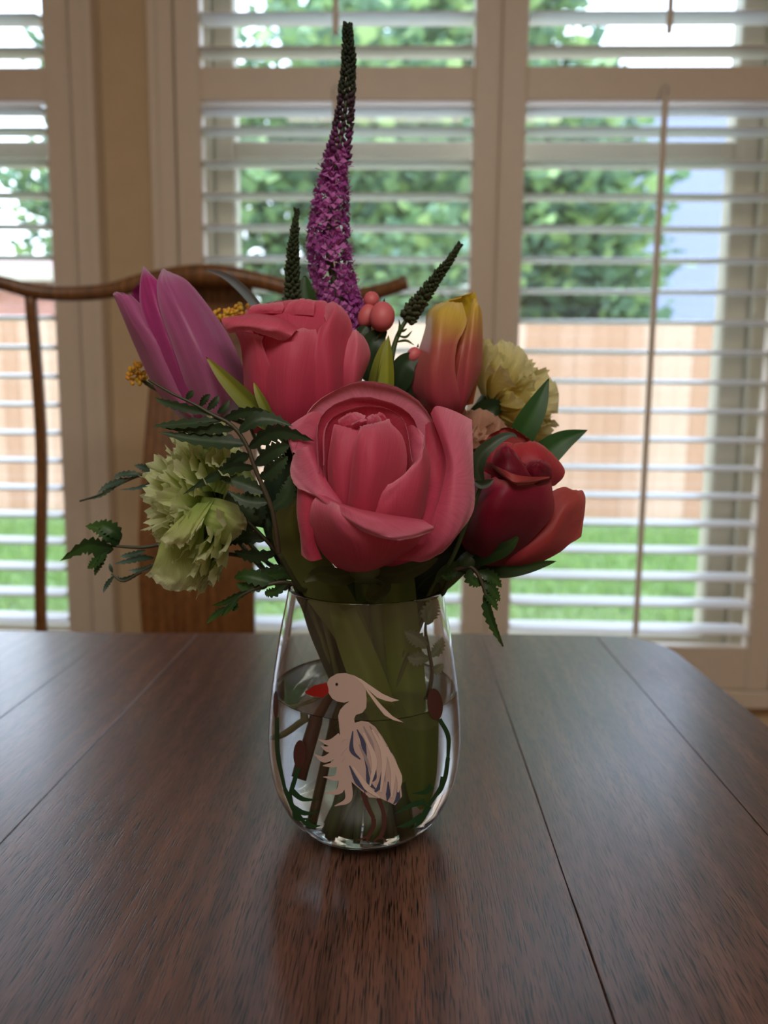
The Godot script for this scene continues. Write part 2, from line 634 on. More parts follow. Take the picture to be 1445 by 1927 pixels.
# ============================ outdoors ======================================
func build_outdoors() -> void:
	struct("ground", box(Vector3(-40, -.3, -60), Vector3(40, -.02, WALL - .21)), noisy(rgb(116, 144, 78), 0.95, 0.3, 0.7))
	var gm := mat(Color.WHITE, 0.8)
	gm.vertex_color_use_as_albedo = true
	gm.backlight_enabled = true
	gm.backlight = Color(.6, .6, .6)
	var st := begin()
	for k in 3:
		var g := k * 2.1
		var d := Vector3(cos(g), 0, sin(g))
		st.add_vertex(d * .006 + Vector3(-d.z, 0, d.x) * .004)
		st.add_vertex(d * .006 - Vector3(-d.z, 0, d.x) * .004)
		st.add_vertex(d * .03 + Vector3(0, .05, 0))
	st.generate_normals()
	scatter(self, "grass", st.commit(), gm, 26000, func():
		var p := Vector3(rng.randf_range(-5, 5), -.025, rng.randf_range(-6.5, WALL - .4))
		return Transform3D(Basis(Vector3.UP, rng.randf() * TAU).scaled(Vector3.ONE * rng.randf_range(.8, 1.7)), p),
		[rgb(112, 146, 74), rgb(138, 166, 88), rgb(124, 154, 82)], "short mown green grass of the back yard", "grass")
	# cedar fence, board by board
	var f := thing("fence", "tall cedar board fence across the back yard, seen between the louvers", "fence", Vector3(0, 0, -6.6))
	var ms := []
	for k in 4:
		ms.append(noisy([rgb(206, 166, 138), rgb(196, 154, 126), rgb(214, 178, 152), rgb(188, 144, 114)][k], 0.85, 0.14, 3.0))
	var x := -5.4
	while x < 5.6:
		var w := 0.15
		var hh := 1.80 + rng.randf_range(-.012, .012)
		var zz := -6.6 + rng.randf_range(-.004, .004)
		var s2 := begin()
		box_into(s2, Vector3(x, -.02, zz - .016), Vector3(x + w, hh, zz), .003)
		s2.generate_normals()
		part(f, "board", s2.commit(), ms[rng.randi() % 4])
		x += w + .0015
	for y in [.3, 1.0, 1.62]:
		part(f, "rail", box(Vector3(-5.4, y, -6.66), Vector3(5.6, y + .09, -6.622)), ms[1])
	# the neighbours
	house("house", "grey roofed neighbour house behind the fence, at the far right", Vector3(3.9, 0, -15.0), Vector3(11.5, 2.6, -23.0), 8.4, rgb(150, 140, 132), rgb(136, 142, 162))
	house("house", "pinkish brick neighbour house behind the fence, at the far left", Vector3(-13.5, 0, -10.5), Vector3(-4.6, 2.9, -19.0), 3.9, rgb(206, 150, 136), rgb(196, 160, 152))
	# trees and shrubs beyond the fence
	tree("dense round green tree beyond the fence, straight behind the purple spike", Vector3(-1.2, 0, -11.5), 7.4, Vector3(2.6, 3.3, 1.8), 5200, .26)
	tree("broad green tree beyond the fence, seen right of the bouquet", Vector3(2.1, 0, -10.9), 6.2, Vector3(1.75, 3.2, 1.5), 5200, .24)
	tree("tall tree far behind the brick house at the left edge", Vector3(-10.6, 0, -25.0), 10.0, Vector3(3.0, 4.0, 2.5), 2500, .4)
	tree("tree reaching over the fence between brick house and round tree", Vector3(-3.6, 0, -8.9), 6.4, Vector3(.8, 1.7, .8), 1200, .2)
	tree("tallest tree standing far behind the others, its crown above the meeting rail", Vector3(0.6, 0, -19.0), 15.0, Vector3(4.6, 5.8, 2.2), 7000, .42)
	tree("low bushy tree close behind the fence at the middle post of the window", Vector3(.5, 0, -9.4), 3.6, Vector3(1.3, 1.6, .9), 2600, .2)

func scatter(parent: Node3D, called: String, mesh: Mesh, m: Material, n: int, where: Callable, tints: Array, label := "", category := "") -> void:
	var mm := MultiMesh.new()
	mm.transform_format = MultiMesh.TRANSFORM_3D
	mm.use_colors = true
	mm.mesh = mesh
	mm.instance_count = n
	for i in n:
		mm.set_instance_transform(i, where.call())
		var c: Color = tints[rng.randi() % tints.size()]
		mm.set_instance_color(i, lin(c) * rng.randf_range(.85, 1.15))
	var o := MultiMeshInstance3D.new()
	o.multimesh = mm
	o.material_override = m
	o.name = called
	parent.add_child(o)
	o.set_meta("kind", "stuff")
	if label: tag(o, label, category)

func house(called: String, label: String, lo: Vector3, hi: Vector3, ridge: float, wallc: Color, roofc: Color) -> void:
	var o := thing(called, label, "house", Vector3((lo.x + hi.x) / 2, 0, lo.z))
	part(o, "wall", box(Vector3(lo.x, 0, hi.z), Vector3(hi.x, hi.y, lo.z)), noisy(wallc, 0.9, 0.2, 1.5))
	var st := begin()
	var e := 0.35
	var x0 := lo.x - e
	var x1 := hi.x + e
	var zf := lo.z + e
	var zb := hi.z - e
	var zm := (zf + zb) / 2
	var inx := minf((x1 - x0) * 0.5, 2.2)
	var y := hi.y
	var A := Vector3(x0, y, zf)
	var B := Vector3(x1, y, zf)
	var C := Vector3(x1, y, zb)
	var D := Vector3(x0, y, zb)
	var R0 := Vector3(x0 + inx * .35, ridge, zm)
	var R1 := Vector3(x1 - inx, ridge, zm)
	for t in [[A, R0, R1], [A, R1, B], [C, R1, R0], [C, R0, D], [A, D, R0], [B, R1, C], [A, B, C], [A, C, D]]:
		for v in t: st.add_vertex(v)
	st.generate_normals()
	part(o, "roof", st.commit(), noisy(roofc, 0.9, 0.25, 2.5))
	part(o, "fascia", boxes([[Vector3(x0, y - .16, zf - .03), Vector3(x1, y, zf)], [Vector3(x0, y - .16, zb), Vector3(x0 + .03, y, zf - .03)]]), M.vinyl)
	for k in 2:
		var wx := lerpf(lo.x, hi.x, .3 + .4 * k)
		var wn := part(o, "window", boxes([[Vector3(wx - .5, .9, lo.z), Vector3(wx - .44, 2.0, lo.z + .04)], [Vector3(wx + .44, .9, lo.z), Vector3(wx + .5, 2.0, lo.z + .04)], [Vector3(wx - .44, .9, lo.z), Vector3(wx + .44, .96, lo.z + .04)], [Vector3(wx - .44, 1.94, lo.z), Vector3(wx + .44, 2.0, lo.z + .04)]]), M.vinyl)
		part(wn, "pane", box(Vector3(wx - .44, .96, lo.z + .002), Vector3(wx + .44, 1.94, lo.z + .02)), mat(rgb(60, 70, 80), 0.1))

func tree(label: String, at: Vector3, h: float, r: Vector3, n: int, ls: float) -> void:
	var o := thing("tree", label, "tree", at, "trees beyond the fence")
	part(o, "trunk", tube(PackedVector3Array([at, at + Vector3(.06, h * .3, 0), at + Vector3(-.05, h * .6, .04), at + Vector3(0, h * .8, 0)]), [.16, .12, .05], 8, 10, [lin(rgb(92, 76, 62))]), M.stem)
	var st := begin()
	for k in 2:
		var s := 1.0 if k == 0 else -1.0
		st.add_vertex(Vector3(0, 0, 0))
		st.add_vertex(Vector3(s * .5, .12, .45))
		st.add_vertex(Vector3(0, 0, 1.0))
	st.generate_normals()
	var m := mat(Color.WHITE, 0.5)
	m.vertex_color_use_as_albedo = true
	m.backlight_enabled = true
	m.backlight = Color(.75, .75, .75)
	var cl := []
	for k in 26:
		var d := Vector3(rng.randfn(), rng.randfn(), rng.randfn()).normalized() * pow(rng.randf(), .4)
		cl.append([Vector3(0, h - r.y, 0) + d * r * .8, rng.randf_range(.28, .5)])
	scatter(o, "foliage", st.commit(), m, n, func():
		var c: Array = cl[rng.randi() % cl.size()]
		var d := Vector3(rng.randfn(), rng.randfn(), rng.randfn()).normalized() * pow(rng.randf(), .35)
		var p: Vector3 = c[0] + d * r * (c[1] as float)
		return Transform3D(Basis.from_euler(Vector3(rng.randf_range(-1.2, .4), rng.randf() * TAU, rng.randf_range(-.6, .6))).scaled(Vector3.ONE * rng.randf_range(.7, 1.3) * ls), p),
		[rgb(116, 148, 112), rgb(134, 166, 116), rgb(160, 188, 122), rgb(106, 138, 114)])

# ============================ table and chair ===============================
func build_table() -> void:
	var t := thing("dining_table", "dark reddish brown wooden table top of planks, glossy, with worn grain", "table", Vector3(-.2, 0, .2))
	# planks between these joints, running away from the viewer; the far right corner is cut off round
	var xs := [-.98, -.62, -.249, -.171, .0915, .199, .2655]
	for k in 6:
		var a: float = xs[k] + .0002
		var b: float = xs[k + 1] - .0002
		var zf := -.314 - .018 * clampf((a + .25) / .35, 0.0, 1.0)
		var n := 14
		var outline := PackedVector2Array()
		if k == 5:
			outline.append_array([Vector2(a, .75), Vector2(a, -.331), Vector2(.228, -.329)])
			for i in 9:
				var g := PI / 2 * i / 8.0
				outline.append(Vector2(.223 + .0345 * sin(g), -.272 - .055 * cos(g)))
			outline.append_array([Vector2(.2615, -.15), Vector2(b, .1), Vector2(b, .75)])
		else:
			var zl := -.312 - .02 * clampf((a + .25) / .36, 0.0, 1.0)
			var zr := -.312 - .02 * clampf((b + .25) / .36, 0.0, 1.0)
			outline.append_array([Vector2(a, .75), Vector2(a, zl), Vector2(b, zr), Vector2(b, .75)])
		part(t, "plank", slab(outline, TOP - .021, TOP, .00035), M["board%d" % [0, 2, 1, 0, 3, 4][k]])
	part(t, "apron", boxes([[Vector3(-.9, .63, -.24), Vector3(.18, .728, -.22)], [Vector3(-.9, .63, .62), Vector3(.18, .728, .64)], [Vector3(-.9, .63, -.22), Vector3(-.88, .728, .62)], [Vector3(.16, .63, -.22), Vector3(.18, .728, .62)]]), M.board2)
	for p in [[-.89, -.23], [.17, -.23], [-.89, .63], [.17, .63]]:
		var prof := smooth_profile([Vector2(.0, 0), Vector2(.016, .0), Vector2(.02, .03), Vector2(.017, .1), Vector2(.026, .4), Vector2(.02, .52), Vector2(.03, .56), Vector2(.03, .728), Vector2(0, .728)], 40)
		part(t, "leg", lathe(prof, Vector3(p[0], 0, p[1]), 20), M.board2)

# a flat board with the given outline (x, z) and eased upper edges
func slab(o: PackedVector2Array, y0: float, y1: float, ease_: float) -> ArrayMesh:
	var inner: PackedVector2Array = o
	var off := Geometry2D.offset_polygon(o, -ease_, Geometry2D.JOIN_MITER)
	if off.size() == 1 and off[0].size() == o.size():
		# match the start
		var best := 0
		for k in off[0].size():
			if off[0][k].distance_to(o[0]) < off[0][best].distance_to(o[0]): best = k
		inner = PackedVector2Array()
		for k in o.size(): inner.append(off[0][(best + k) % o.size()])
		if Geometry2D.is_polygon_clockwise(inner) != Geometry2D.is_polygon_clockwise(o):
			inner.reverse()
	var st := begin()
	var tri := Geometry2D.triangulate_polygon(inner)
	for k in range(0, tri.size(), 3):
		var a := inner[tri[k]]
		var b := inner[tri[k + 1]]
		var c := inner[tri[k + 2]]
		var up := (b - a).cross(c - a) > 0.0
		for v in ([a, b, c] if up else [a, c, b]): st.add_vertex(Vector3(v.x, y1, v.y))
		for v in ([a, c, b] if up else [a, b, c]): st.add_vertex(Vector3(v.x, y0, v.y))
	var cw := Geometry2D.is_polygon_clockwise(o)
	for k in o.size():
		var k2 := (k + 1) % o.size()
		var q := [Vector3(o[k].x, y0, o[k].y), Vector3(o[k2].x, y0, o[k2].y), Vector3(o[k2].x, y1 - ease_, o[k2].y), Vector3(o[k].x, y1 - ease_, o[k].y)]
		quad(st, q, not cw)
		var q2 := [q[3], q[2], Vector3(inner[k2].x, y1, inner[k2].y), Vector3(inner[k].x, y1, inner[k].y)]
		quad(st, q2, not cw)
	st.generate_normals()
	return st.commit()

func onz(x: float, y: float, z: float) -> Vector3:
	var d := ray(x, y)
	return cam_o + d * ((z - cam_o.z) / d.z)

func build_chair() -> void:
	var z := -.72
	var t := thing("dining_chair", "brown wooden chair with curved yoke top rail and broad back splat", "chair", Vector3(-.268, 0, -.55))
	var q := PackedVector3Array()
	for p in [[0, 533], [28, 540], [72, 551], [130, 553], [200, 546], [262, 528], [322, 517], [382, 515], [442, 518], [502, 530], [565, 549], [635, 559], [692, 555], [735, 546], [766, 536]]:
		var v := onz(p[0], p[1], z)
		var e := absf(v.x + .268) / .285
		v.z -= .035 * (1.0 - e * e) - .02
		q.append(v)
	part(t, "top_rail", tube(q, [.0095, .0105, .0105, .012, .016, .012, .0105, .0105, .0095], 14, 60, [Color.WHITE], .9), M.chair)
	for s in [-1.0, 1.0]:
		var c := -.268
		var hx := .2425
		part(t, "post", tube(PackedVector3Array([Vector3(c + s * .245, 0, -.78), Vector3(c + s * .25, .3, -.745), Vector3(c + s * .255, .47, -.73), Vector3(c + s * .252, .66, -.715), Vector3(c + s * .241, .9, -.72), Vector3(c + s * hx, 1.119, -.713)]), [.015, .015, .013, .0085, .0085, .0085], 12, 40), M.chair)
	# splat: an S-curved board
	var p2 := PackedVector3Array()
	var nv := 30
	var prof := []
	for j in nv + 1:
		var v := float(j) / nv
		var y := lerpf(.46, 1.142, v)
		var w := .0775 + .006 * sin(v * PI) - .010 * smoothstep(.8, 1.0, v)
		var zz := z + .032 * sin(v * TAU * .9 - .6) - .03 * v + .012
		prof.append([y, w, zz])
	for j in nv + 1:
		var a: Array = prof[j]
		for c in [[-1, 1], [1, 1], [1, -1], [-1, -1], [-1, 1]]:
			p2.append(Vector3(-.2765 + c[0] * a[1], a[0], a[2] + c[1] * .005))
	var stp := begin()
	for j in nv:
		for i in 4:
			var w2 := j * 5 + i
			quad(stp, [p2[w2], p2[w2 + 1], p2[w2 + 6], p2[w2 + 5]], false)
	stp.index()
	stp.generate_normals()
	part(t, "splat", stp.commit(), M.chair)
	# seat, legs and stretchers, out of sight under the table
	part(t, "seat", slab(PackedVector2Array([Vector2(-.50, -.74), Vector2(-.036, -.74), Vector2(-.02, -.30), Vector2(-.516, -.30)]), .44, .475, .006), M.chair)
	for s in [-1.0, 1.0]:
		part(t, "leg", tube(PackedVector3Array([Vector3(-.268 + s * .225, 0, -.32), Vector3(-.268 + s * .22, .44, -.33)]), [.017, .017], 12, 6), M.chair)
		part(t, "stretcher", box(Vector3(-.268 + s * .222 - .01, .14, -.75), Vector3(-.268 + s * .222 + .01, .165, -.33), .004), M.chair)
	part(t, "stretcher", box(Vector3(-.48, .1, -.335), Vector3(-.05, .125, -.31), .004), M.chair)

# ============================ vase ==========================================
const OUTER := [Vector2(0.0, .0006), Vector2(.018, .0005), Vector2(.0245, .0), Vector2(.0285, .0022), Vector2(.0335, .0062), Vector2(.0398, .0137), Vector2(.0448, .0265), Vector2(.0470, .0430), Vector2(.0466, .0580), Vector2(.0450, .0740), Vector2(.0431, .0870), Vector2(.0408, .1010), Vector2(.0386, .1120), Vector2(.0368, .1216)]
var outer_line := []

func vase_r(y: float) -> float:
	if outer_line.is_empty():
		outer_line = smooth_profile(OUTER, 120)
	var h := y - TOP
	for k in range(1, outer_line.size()):
		if outer_line[k].y >= h and k > 20:
			var a: Vector2 = outer_line[k - 1]
			var b: Vector2 = outer_line[k]
			return lerpf(a.x, b.x, clampf((h - a.y) / maxf(b.y - a.y, 1e-6), 0.0, 1.0))
	return outer_line[outer_line.size() - 1].x

# where the sight line through a picture place meets the front of the glass
func on_vase(x: float, y: float, off: float) -> Vector3:
	var d := ray(x, y)
	var t := 0.22
	var near := 1.0
	var best := t
	while t < 0.42:
		var p := cam_o + d * t
		var g := Vector2(p.x, p.z).length() - vase_r(p.y)
		if g < near:
			near = g
			best = t
		if g < 0.0:
			var lo := t - .002
			var hi := t
			for k in 12:
				var mid := (lo + hi) / 2
				var pm := cam_o + d * mid
				if Vector2(pm.x, pm.z).length() < vase_r(pm.y): hi = mid
				else: lo = mid
			best = hi
			break
		t += .002
	var q := cam_o + d * best
	var out := Vector3(q.x, 0, q.z).normalized()
	var r := vase_r(q.y)
	return Vector3(out.x * r, q.y, out.z * r) + out * off

# a painted patch on the glass: the outline cut into small cells that follow its curve
func paint(outline: PackedVector2Array, off: float) -> ArrayMesh:
	var st := SurfaceTool.new()
	st.begin(Mesh.PRIMITIVE_TRIANGLES)
	var lo := outline[0]
	var hi := outline[0]
	for p in outline:
		lo = lo.min(p)
		hi = hi.max(p)
	var stp := 9.0
	var y := lo.y
	while y < hi.y:
		var x := lo.x
		while x < hi.x:
			var cell := PackedVector2Array([Vector2(x, y), Vector2(x + stp, y), Vector2(x + stp, y + stp), Vector2(x, y + stp)])
			for poly in Geometry2D.intersect_polygons(outline, cell):
				var tri := Geometry2D.triangulate_polygon(poly)
				for k in range(0, tri.size(), 3):
					var v := []
					for e in 3: v.append(on_vase(poly[tri[k + e]].x, poly[tri[k + e]].y, off))
					var nn: Vector3 = (v[2] - v[0]).cross(v[1] - v[0])
					if nn.dot(Vector3(v[0].x, 0, v[0].z)) < 0.0: v = [v[0], v[2], v[1]]
					for w in v:
						st.set_normal(Vector3(w.x, 0.0, w.z).normalized())
						st.add_vertex(w)
			x += stp
		y += stp
	return st.commit()

func poly(a: Array) -> PackedVector2Array:
	var p := PackedVector2Array()
	for k in range(0, a.size(), 2): p.append(Vector2(a[k], a[k + 1]))
	return p

# a brush stroke: a tapered band along picture places
func stroke(a: Array, w0: float, w1: float, w2: float) -> PackedVector2Array:
	var q := PackedVector3Array()
	for k in range(0, a.size(), 2): q.append(Vector3(a[k], a[k + 1], 0))
	var l := PackedVector2Array()
	var r := PackedVector2Array()
	var n := 12
	for i in n + 1:
		var t := float(i) / n
		var p := spl(q, t)
		var d := (spl(q, t + .02) - spl(q, t - .02)).normalized()
		var w := (lerpf(w0, w1, t * 2.0) if t < .5 else lerpf(w1, w2, t * 2.0 - 1.0)) / 2.0
		l.append(Vector2(p.x - d.y * w, p.y + d.x * w))
		r.append(Vector2(p.x + d.y * w, p.y - d.x * w))
	r.reverse()
	l.append_array(r)
	return l

func ellipse(cx: float, cy: float, rx: float, ry: float, turn := 0.0) -> PackedVector2Array:
	var p := PackedVector2Array()
	for k in 20:
		var g := TAU * k / 20
		p.append(Vector2(cx, cy) + Vector2(cos(g) * rx, sin(g) * ry).rotated(turn))
	return p

func build_vase() -> void:
	var base := Vector3(0, TOP, 0)
	var v := thing("glass_vase", "clear stemless glass used as a vase, hand painted with a white heron and cattails", "vase", base)
	vase_r(TOP + .05)
	var prof := outer_line.duplicate()
	prof.append(Vector2(.0364, .1221))
	prof.append(Vector2(.0359, .1220))
	var inner := smooth_profile([Vector2(.0356, .1214), Vector2(.0374, .1120), Vector2(.0396, .1010), Vector2(.0419, .0870), Vector2(.0438, .0740), Vector2(.0454, .0580), Vector2(.0458, .0430), Vector2(.0436, .0270), Vector2(.0386, .0155), Vector2(.031, .0085), Vector2(.018, .0060), Vector2(.0, .0055)], 90)
	prof.append_array(inner)
	var shell := lathe(prof, base, 96)
	part(v, "glass_body", shell, M.glass)
	# the painting
	var white := mat(rgb(186, 160, 152), 0.6)
	var shade := mat(rgb(64, 66, 92), 0.6)
	var shade2 := mat(rgb(150, 132, 136), 0.6)
	var lite := mat(rgb(204, 178, 168), 0.6)
	var red := mat(rgb(146, 22, 14), 0.5)
	var brown := mat(rgb(72, 36, 28), 0.6)
	var green := mat(rgb(20, 60, 28), 0.55)
	var black := mat(rgb(24, 20, 20), 0.6)
	var h := part(v, "painted_heron", paint(poly([668, 1359.6, 679.6, 1356, 692.6, 1357.7, 705.7, 1367, 718.8, 1385.7, 731.9, 1408, 743, 1426.8, 749.6, 1445.5, 752.4, 1467.9, 756, 1497.8, 743, 1514.6, 732, 1509, 715, 1501.5, 694.5, 1500, 679.6, 1486.6, 664.6, 1473.5, 656, 1466, 640, 1462, 638, 1425, 642, 1390, 644, 1379, 660, 1372]), .0003), white, "white body of the heron")
	var pieces := [
		["neck", poly([616, 1284, 621.6, 1274.5, 634.7, 1267, 649.7, 1265.8, 668, 1270.8, 681.4, 1281, 688, 1296, 689.8, 1314.7, 688.9, 1331.5, 681.4, 1340.9, 670, 1344.6, 666.5, 1352, 668, 1361, 664, 1390, 641, 1392, 638.5, 1363, 636.6, 1346.5, 640.3, 1335, 649.7, 1325, 658, 1319, 647.8, 1321.6, 634.7, 1319.4, 625.4, 1313.8, 619, 1303.5]), white, .0004],
		["beak", poly([575, 1301, 592, 1289.5, 616, 1284, 619, 1296, 619, 1303.5, 607, 1312.5, 592, 1310, 579, 1306]), red, .0005],
		["crest", poly([664.6, 1270, 679.6, 1277, 694.5, 1287.6, 718.8, 1304.4, 737.5, 1312.9, 750.5, 1317, 735.6, 1320, 724.4, 1317.5, 709.4, 1312, 696, 1300, 681, 1285]), lite, .0005],
		["crest", poly([681, 1283, 690.8, 1295, 700, 1306, 718.8, 1327.8, 737.5, 1346.5, 759, 1359, 739, 1354, 722.5, 1344.6, 709.4, 1328, 690.8, 1301]), lite, .00055],
		["eye", ellipse(634.5, 1286.5, 2.4, 2.6), black, .0007]]
	for pc in pieces: part(h, pc[0], paint(pc[1], pc[3]), pc[2])
	for s in [[642, 1386, 622, 1397, 600, 1391], [642, 1400, 620, 1409, 604, 1403], [641, 1410, 612, 1428, 592, 1418], [643, 1420, 630, 1437, 608, 1440], [644, 1434, 636, 1462, 609, 1461], [648, 1450, 640, 1486, 613, 1492], [652, 1462, 656, 1502, 630, 1516], [648, 1400, 634, 1416, 620, 1424]]:
		part(h, "plume", paint(stroke(s, 17, 13, 1), .00045), white)
	for s in [[664, 1375, 662, 1410, 678, 1428], [672, 1372, 684, 1400, 690, 1446], [690, 1440, 694, 1470, 706, 1484], [706, 1436, 704, 1462, 698, 1470], [714, 1390, 730, 1412, 736, 1424], [718, 1452, 714, 1478, 702, 1492], [730, 1470, 730, 1494, 728, 1506], [748, 1478, 748, 1500, 740, 1512], [658, 1440, 672, 1470, 690, 1490]]:
		part(h, "wing_shadow", paint(stroke(s, 2, 9, 2), .00045), shade)
	for s in [[684, 1366, 700, 1400, 704, 1440], [696, 1366, 720, 1410, 724, 1470], [676, 1400, 690, 1430, 700, 1462]]:
		part(h, "wing_shadow", paint(stroke(s, 2, 6, 2), .0005), shade2)
	for s in [[700, 1372, 722, 1420, 716, 1490], [712, 1380, 738, 1440, 736, 1500], [664, 1442, 690, 1480, 714, 1500], [684, 1378, 704, 1430, 696, 1478], [728, 1405, 750, 1460, 748, 1490]]:
		part(h, "feather", paint(stroke(s, 3, 11, 3), .00055), lite)
	for s in [[682, 1490, 692, 1518, 703, 1540], [703, 1540, 702, 1556, 690, 1578], [712, 1502, 719, 1520, 723, 1536], [723, 1536, 722, 1556, 714, 1578]]:
		part(h, "leg", paint(stroke(s, 9, 8, 7), .0003), brown)
	for s in [[690, 1574, 680, 1578, 671, 1580], [690, 1574, 691, 1581, 694, 1587], [714, 1574, 706, 1580, 703, 1586], [714, 1574, 722, 1578, 728, 1584]]:
		part(h, "toe", paint(stroke(s, 5, 4, 1), .0003), brown)
	# cattails
	var cats := [
		[ellipse(565, 1418, 11.5, 26, .05), [[562, 1444, 552, 1478, 546, 1494], [546, 1494, 552, 1520, 575, 1549], [548, 1486, 570, 1503, 600, 1504], [553, 1520, 575, 1530, 600, 1526], [575, 1546, 588, 1554, 604, 1553], [556, 1524, 560, 1540, 590, 1540]]],
		[ellipse(817, 1325, 14.5, 30, -.1), [[826, 1353, 842, 1385, 842, 1425], [842, 1425, 834, 1470, 806, 1516], [806, 1516, 790, 1545, 772, 1562], [812, 1478, 800, 1490, 775, 1493], [800, 1508, 770, 1516, 742, 1531], [794, 1534, 768, 1550, 745, 1556], [834, 1462, 826, 1488, 800, 1515]]],
		[ellipse(521, 1326, 5, 26, .0), [[522, 1350, 524, 1420, 537, 1484], [537, 1484, 552, 1518, 572, 1545]]]]
	for c in cats:
		var ct := part(v, "painted_cattail", paint(c[0], .0005), brown, "brown painted cattail head")
		for k in c[1].size():
			part(ct, "blade", paint(stroke(c[1][k], 8 if k < 2 else 12, 9, 6 if k < 2 else 1), .0003), green)
	# the water
	var wl := .0715
	var wp := []
	inner.reverse()
	for q in inner:
		if q.y < wl: wp.append(Vector2(q.x + (.0003 if q.x > 0.0 else 0.0), q.y - .0002))
	var last: Vector2 = wp[wp.size() - 1]
	wp.append(Vector2(.0441 + .0003, wl + .0012))
	wp.append(Vector2(.0436, wl + .0004))
	wp.append(Vector2(.042, wl))
	wp.append(Vector2(.02, wl))
	wp.append(Vector2(0, wl))
	var wt := MeshInstance3D.new()
	wt.mesh = lathe(wp, Vector3.ZERO, 96)
	wt.material_override = M.water
	wt.name = "water"
	wt.position = base
	add_child(wt)
	tag(wt, "clear water filling the painted glass vase to just over half", "water", "", "stuff")

# ============================ flowers =======================================
func lc(r: int, g: int, b: int) -> Color:
	return lin(rgb(r, g, b))

# stem from a place on the flower through the mouth of the vase down into the water
func stem(o: Node3D, from: Vector3, rim: Vector2, foot: Vector3, r: float, c: Array) -> void:
	var mouth := Vector3(rim.x, TOP + .121, rim.y)
	var mid := from.lerp(mouth, .55) + Vector3(0, -.006, 0)
	part(o, "stem", tube(PackedVector3Array([from, mid, mouth, mouth.lerp(foot, .5), foot]), [r * .9, r, r, r, r], 10, 30, c), M.stem)

func flower(called: String, label: String, category: String, d0: float, x: float, y: float, group := "") -> Node3D:
	return thing(called, label, category, K(x, y, 0, d0), group)

func sepal(o: Node3D, d0: float, a: Array, w: float, c: Array) -> void:
	part(o, "sepal", leaf_mesh(d0, a, w, 0.8, c, .15), M.leaf)

# a long leaf along picture places; w is its greatest half width
func leaf_mesh(d0: float, a: Array, w: float, blunt: float, c: Array, fold := .25, roll := 0.0, widest := .4, teeth := 0.0) -> ArrayMesh:
	var q := PackedVector3Array()
	for k in range(0, a.size(), 3): q.append(Vector3(a[k], a[k + 1], a[k + 2]))
	var nu := 6
	var nv := 36 if teeth > 0.0 else 22
	var p := PackedVector3Array()
	var col := PackedColorArray()
	for j in nv + 1:
		var t := float(j) / nv
		var m := spl(q, t)
		var d := spl(q, t + .02) - spl(q, t - .02)
		var flat := Vector3(-d.y, d.x, 0).normalized()
		var side := flat * cos(roll) + Vector3(0, 0, 1) * sin(roll)
		var up := d.normalized().cross(side)
		var ww: float
		if t < widest: ww = w * pow(sin(PI / 2 * t / widest), .7 * blunt) * .92 + w * .08
		else: ww = w * pow(maxf(cos(PI / 2 * (t - widest) / (1.0 - widest)), 0.0), blunt)
		if teeth > 0.0:
			ww *= 1.0 - teeth * pow(fposmod(t * 7.0, 1.0), 1.3)
		for i in nu + 1:
			var u := float(i) / nu * 2.0 - 1.0
			var b := m + side * (u * ww) + up * (absf(u) * ww * fold)
			if teeth > 0.0: b += d.normalized() * absf(u) * ww * .5
			p.append(K(b.x, b.y, b.z, d0))
			col.append(ramp(c, t) * (1.25 if i == nu / 2 else 1.0))
	return sheet(p, nu, nv, col)

func leaf(o: Node3D, called: String, d0: float, a: Array, w: float, blunt: float, c: Array, fold := .25, roll := 0.0, widest := .4, label := "") -> void:
	part(o, called, leaf_mesh(d0, a, w, blunt, c, fold, roll, widest), M.leaf, label)

func egg(d0: float, c: Vector3, r: Vector3, turn: float, col: Color) -> ArrayMesh:
	var p := PackedVector3Array()
	var cc := PackedColorArray()
	for j in 15:
		var f := PI * j / 14.0
		for i in 21:
			var g := TAU * i / 20.0
			var v := Vector3(sin(f) * cos(g) * r.x, cos(f) * r.y, sin(f) * sin(g) * r.z)
			var w := Vector2(v.x, v.y).rotated(turn)
			p.append(K(c.x + w.x, c.y + w.y, c.z + v.z, d0))
			cc.append(col)
	return sheet(p, 20, 14, cc, true)

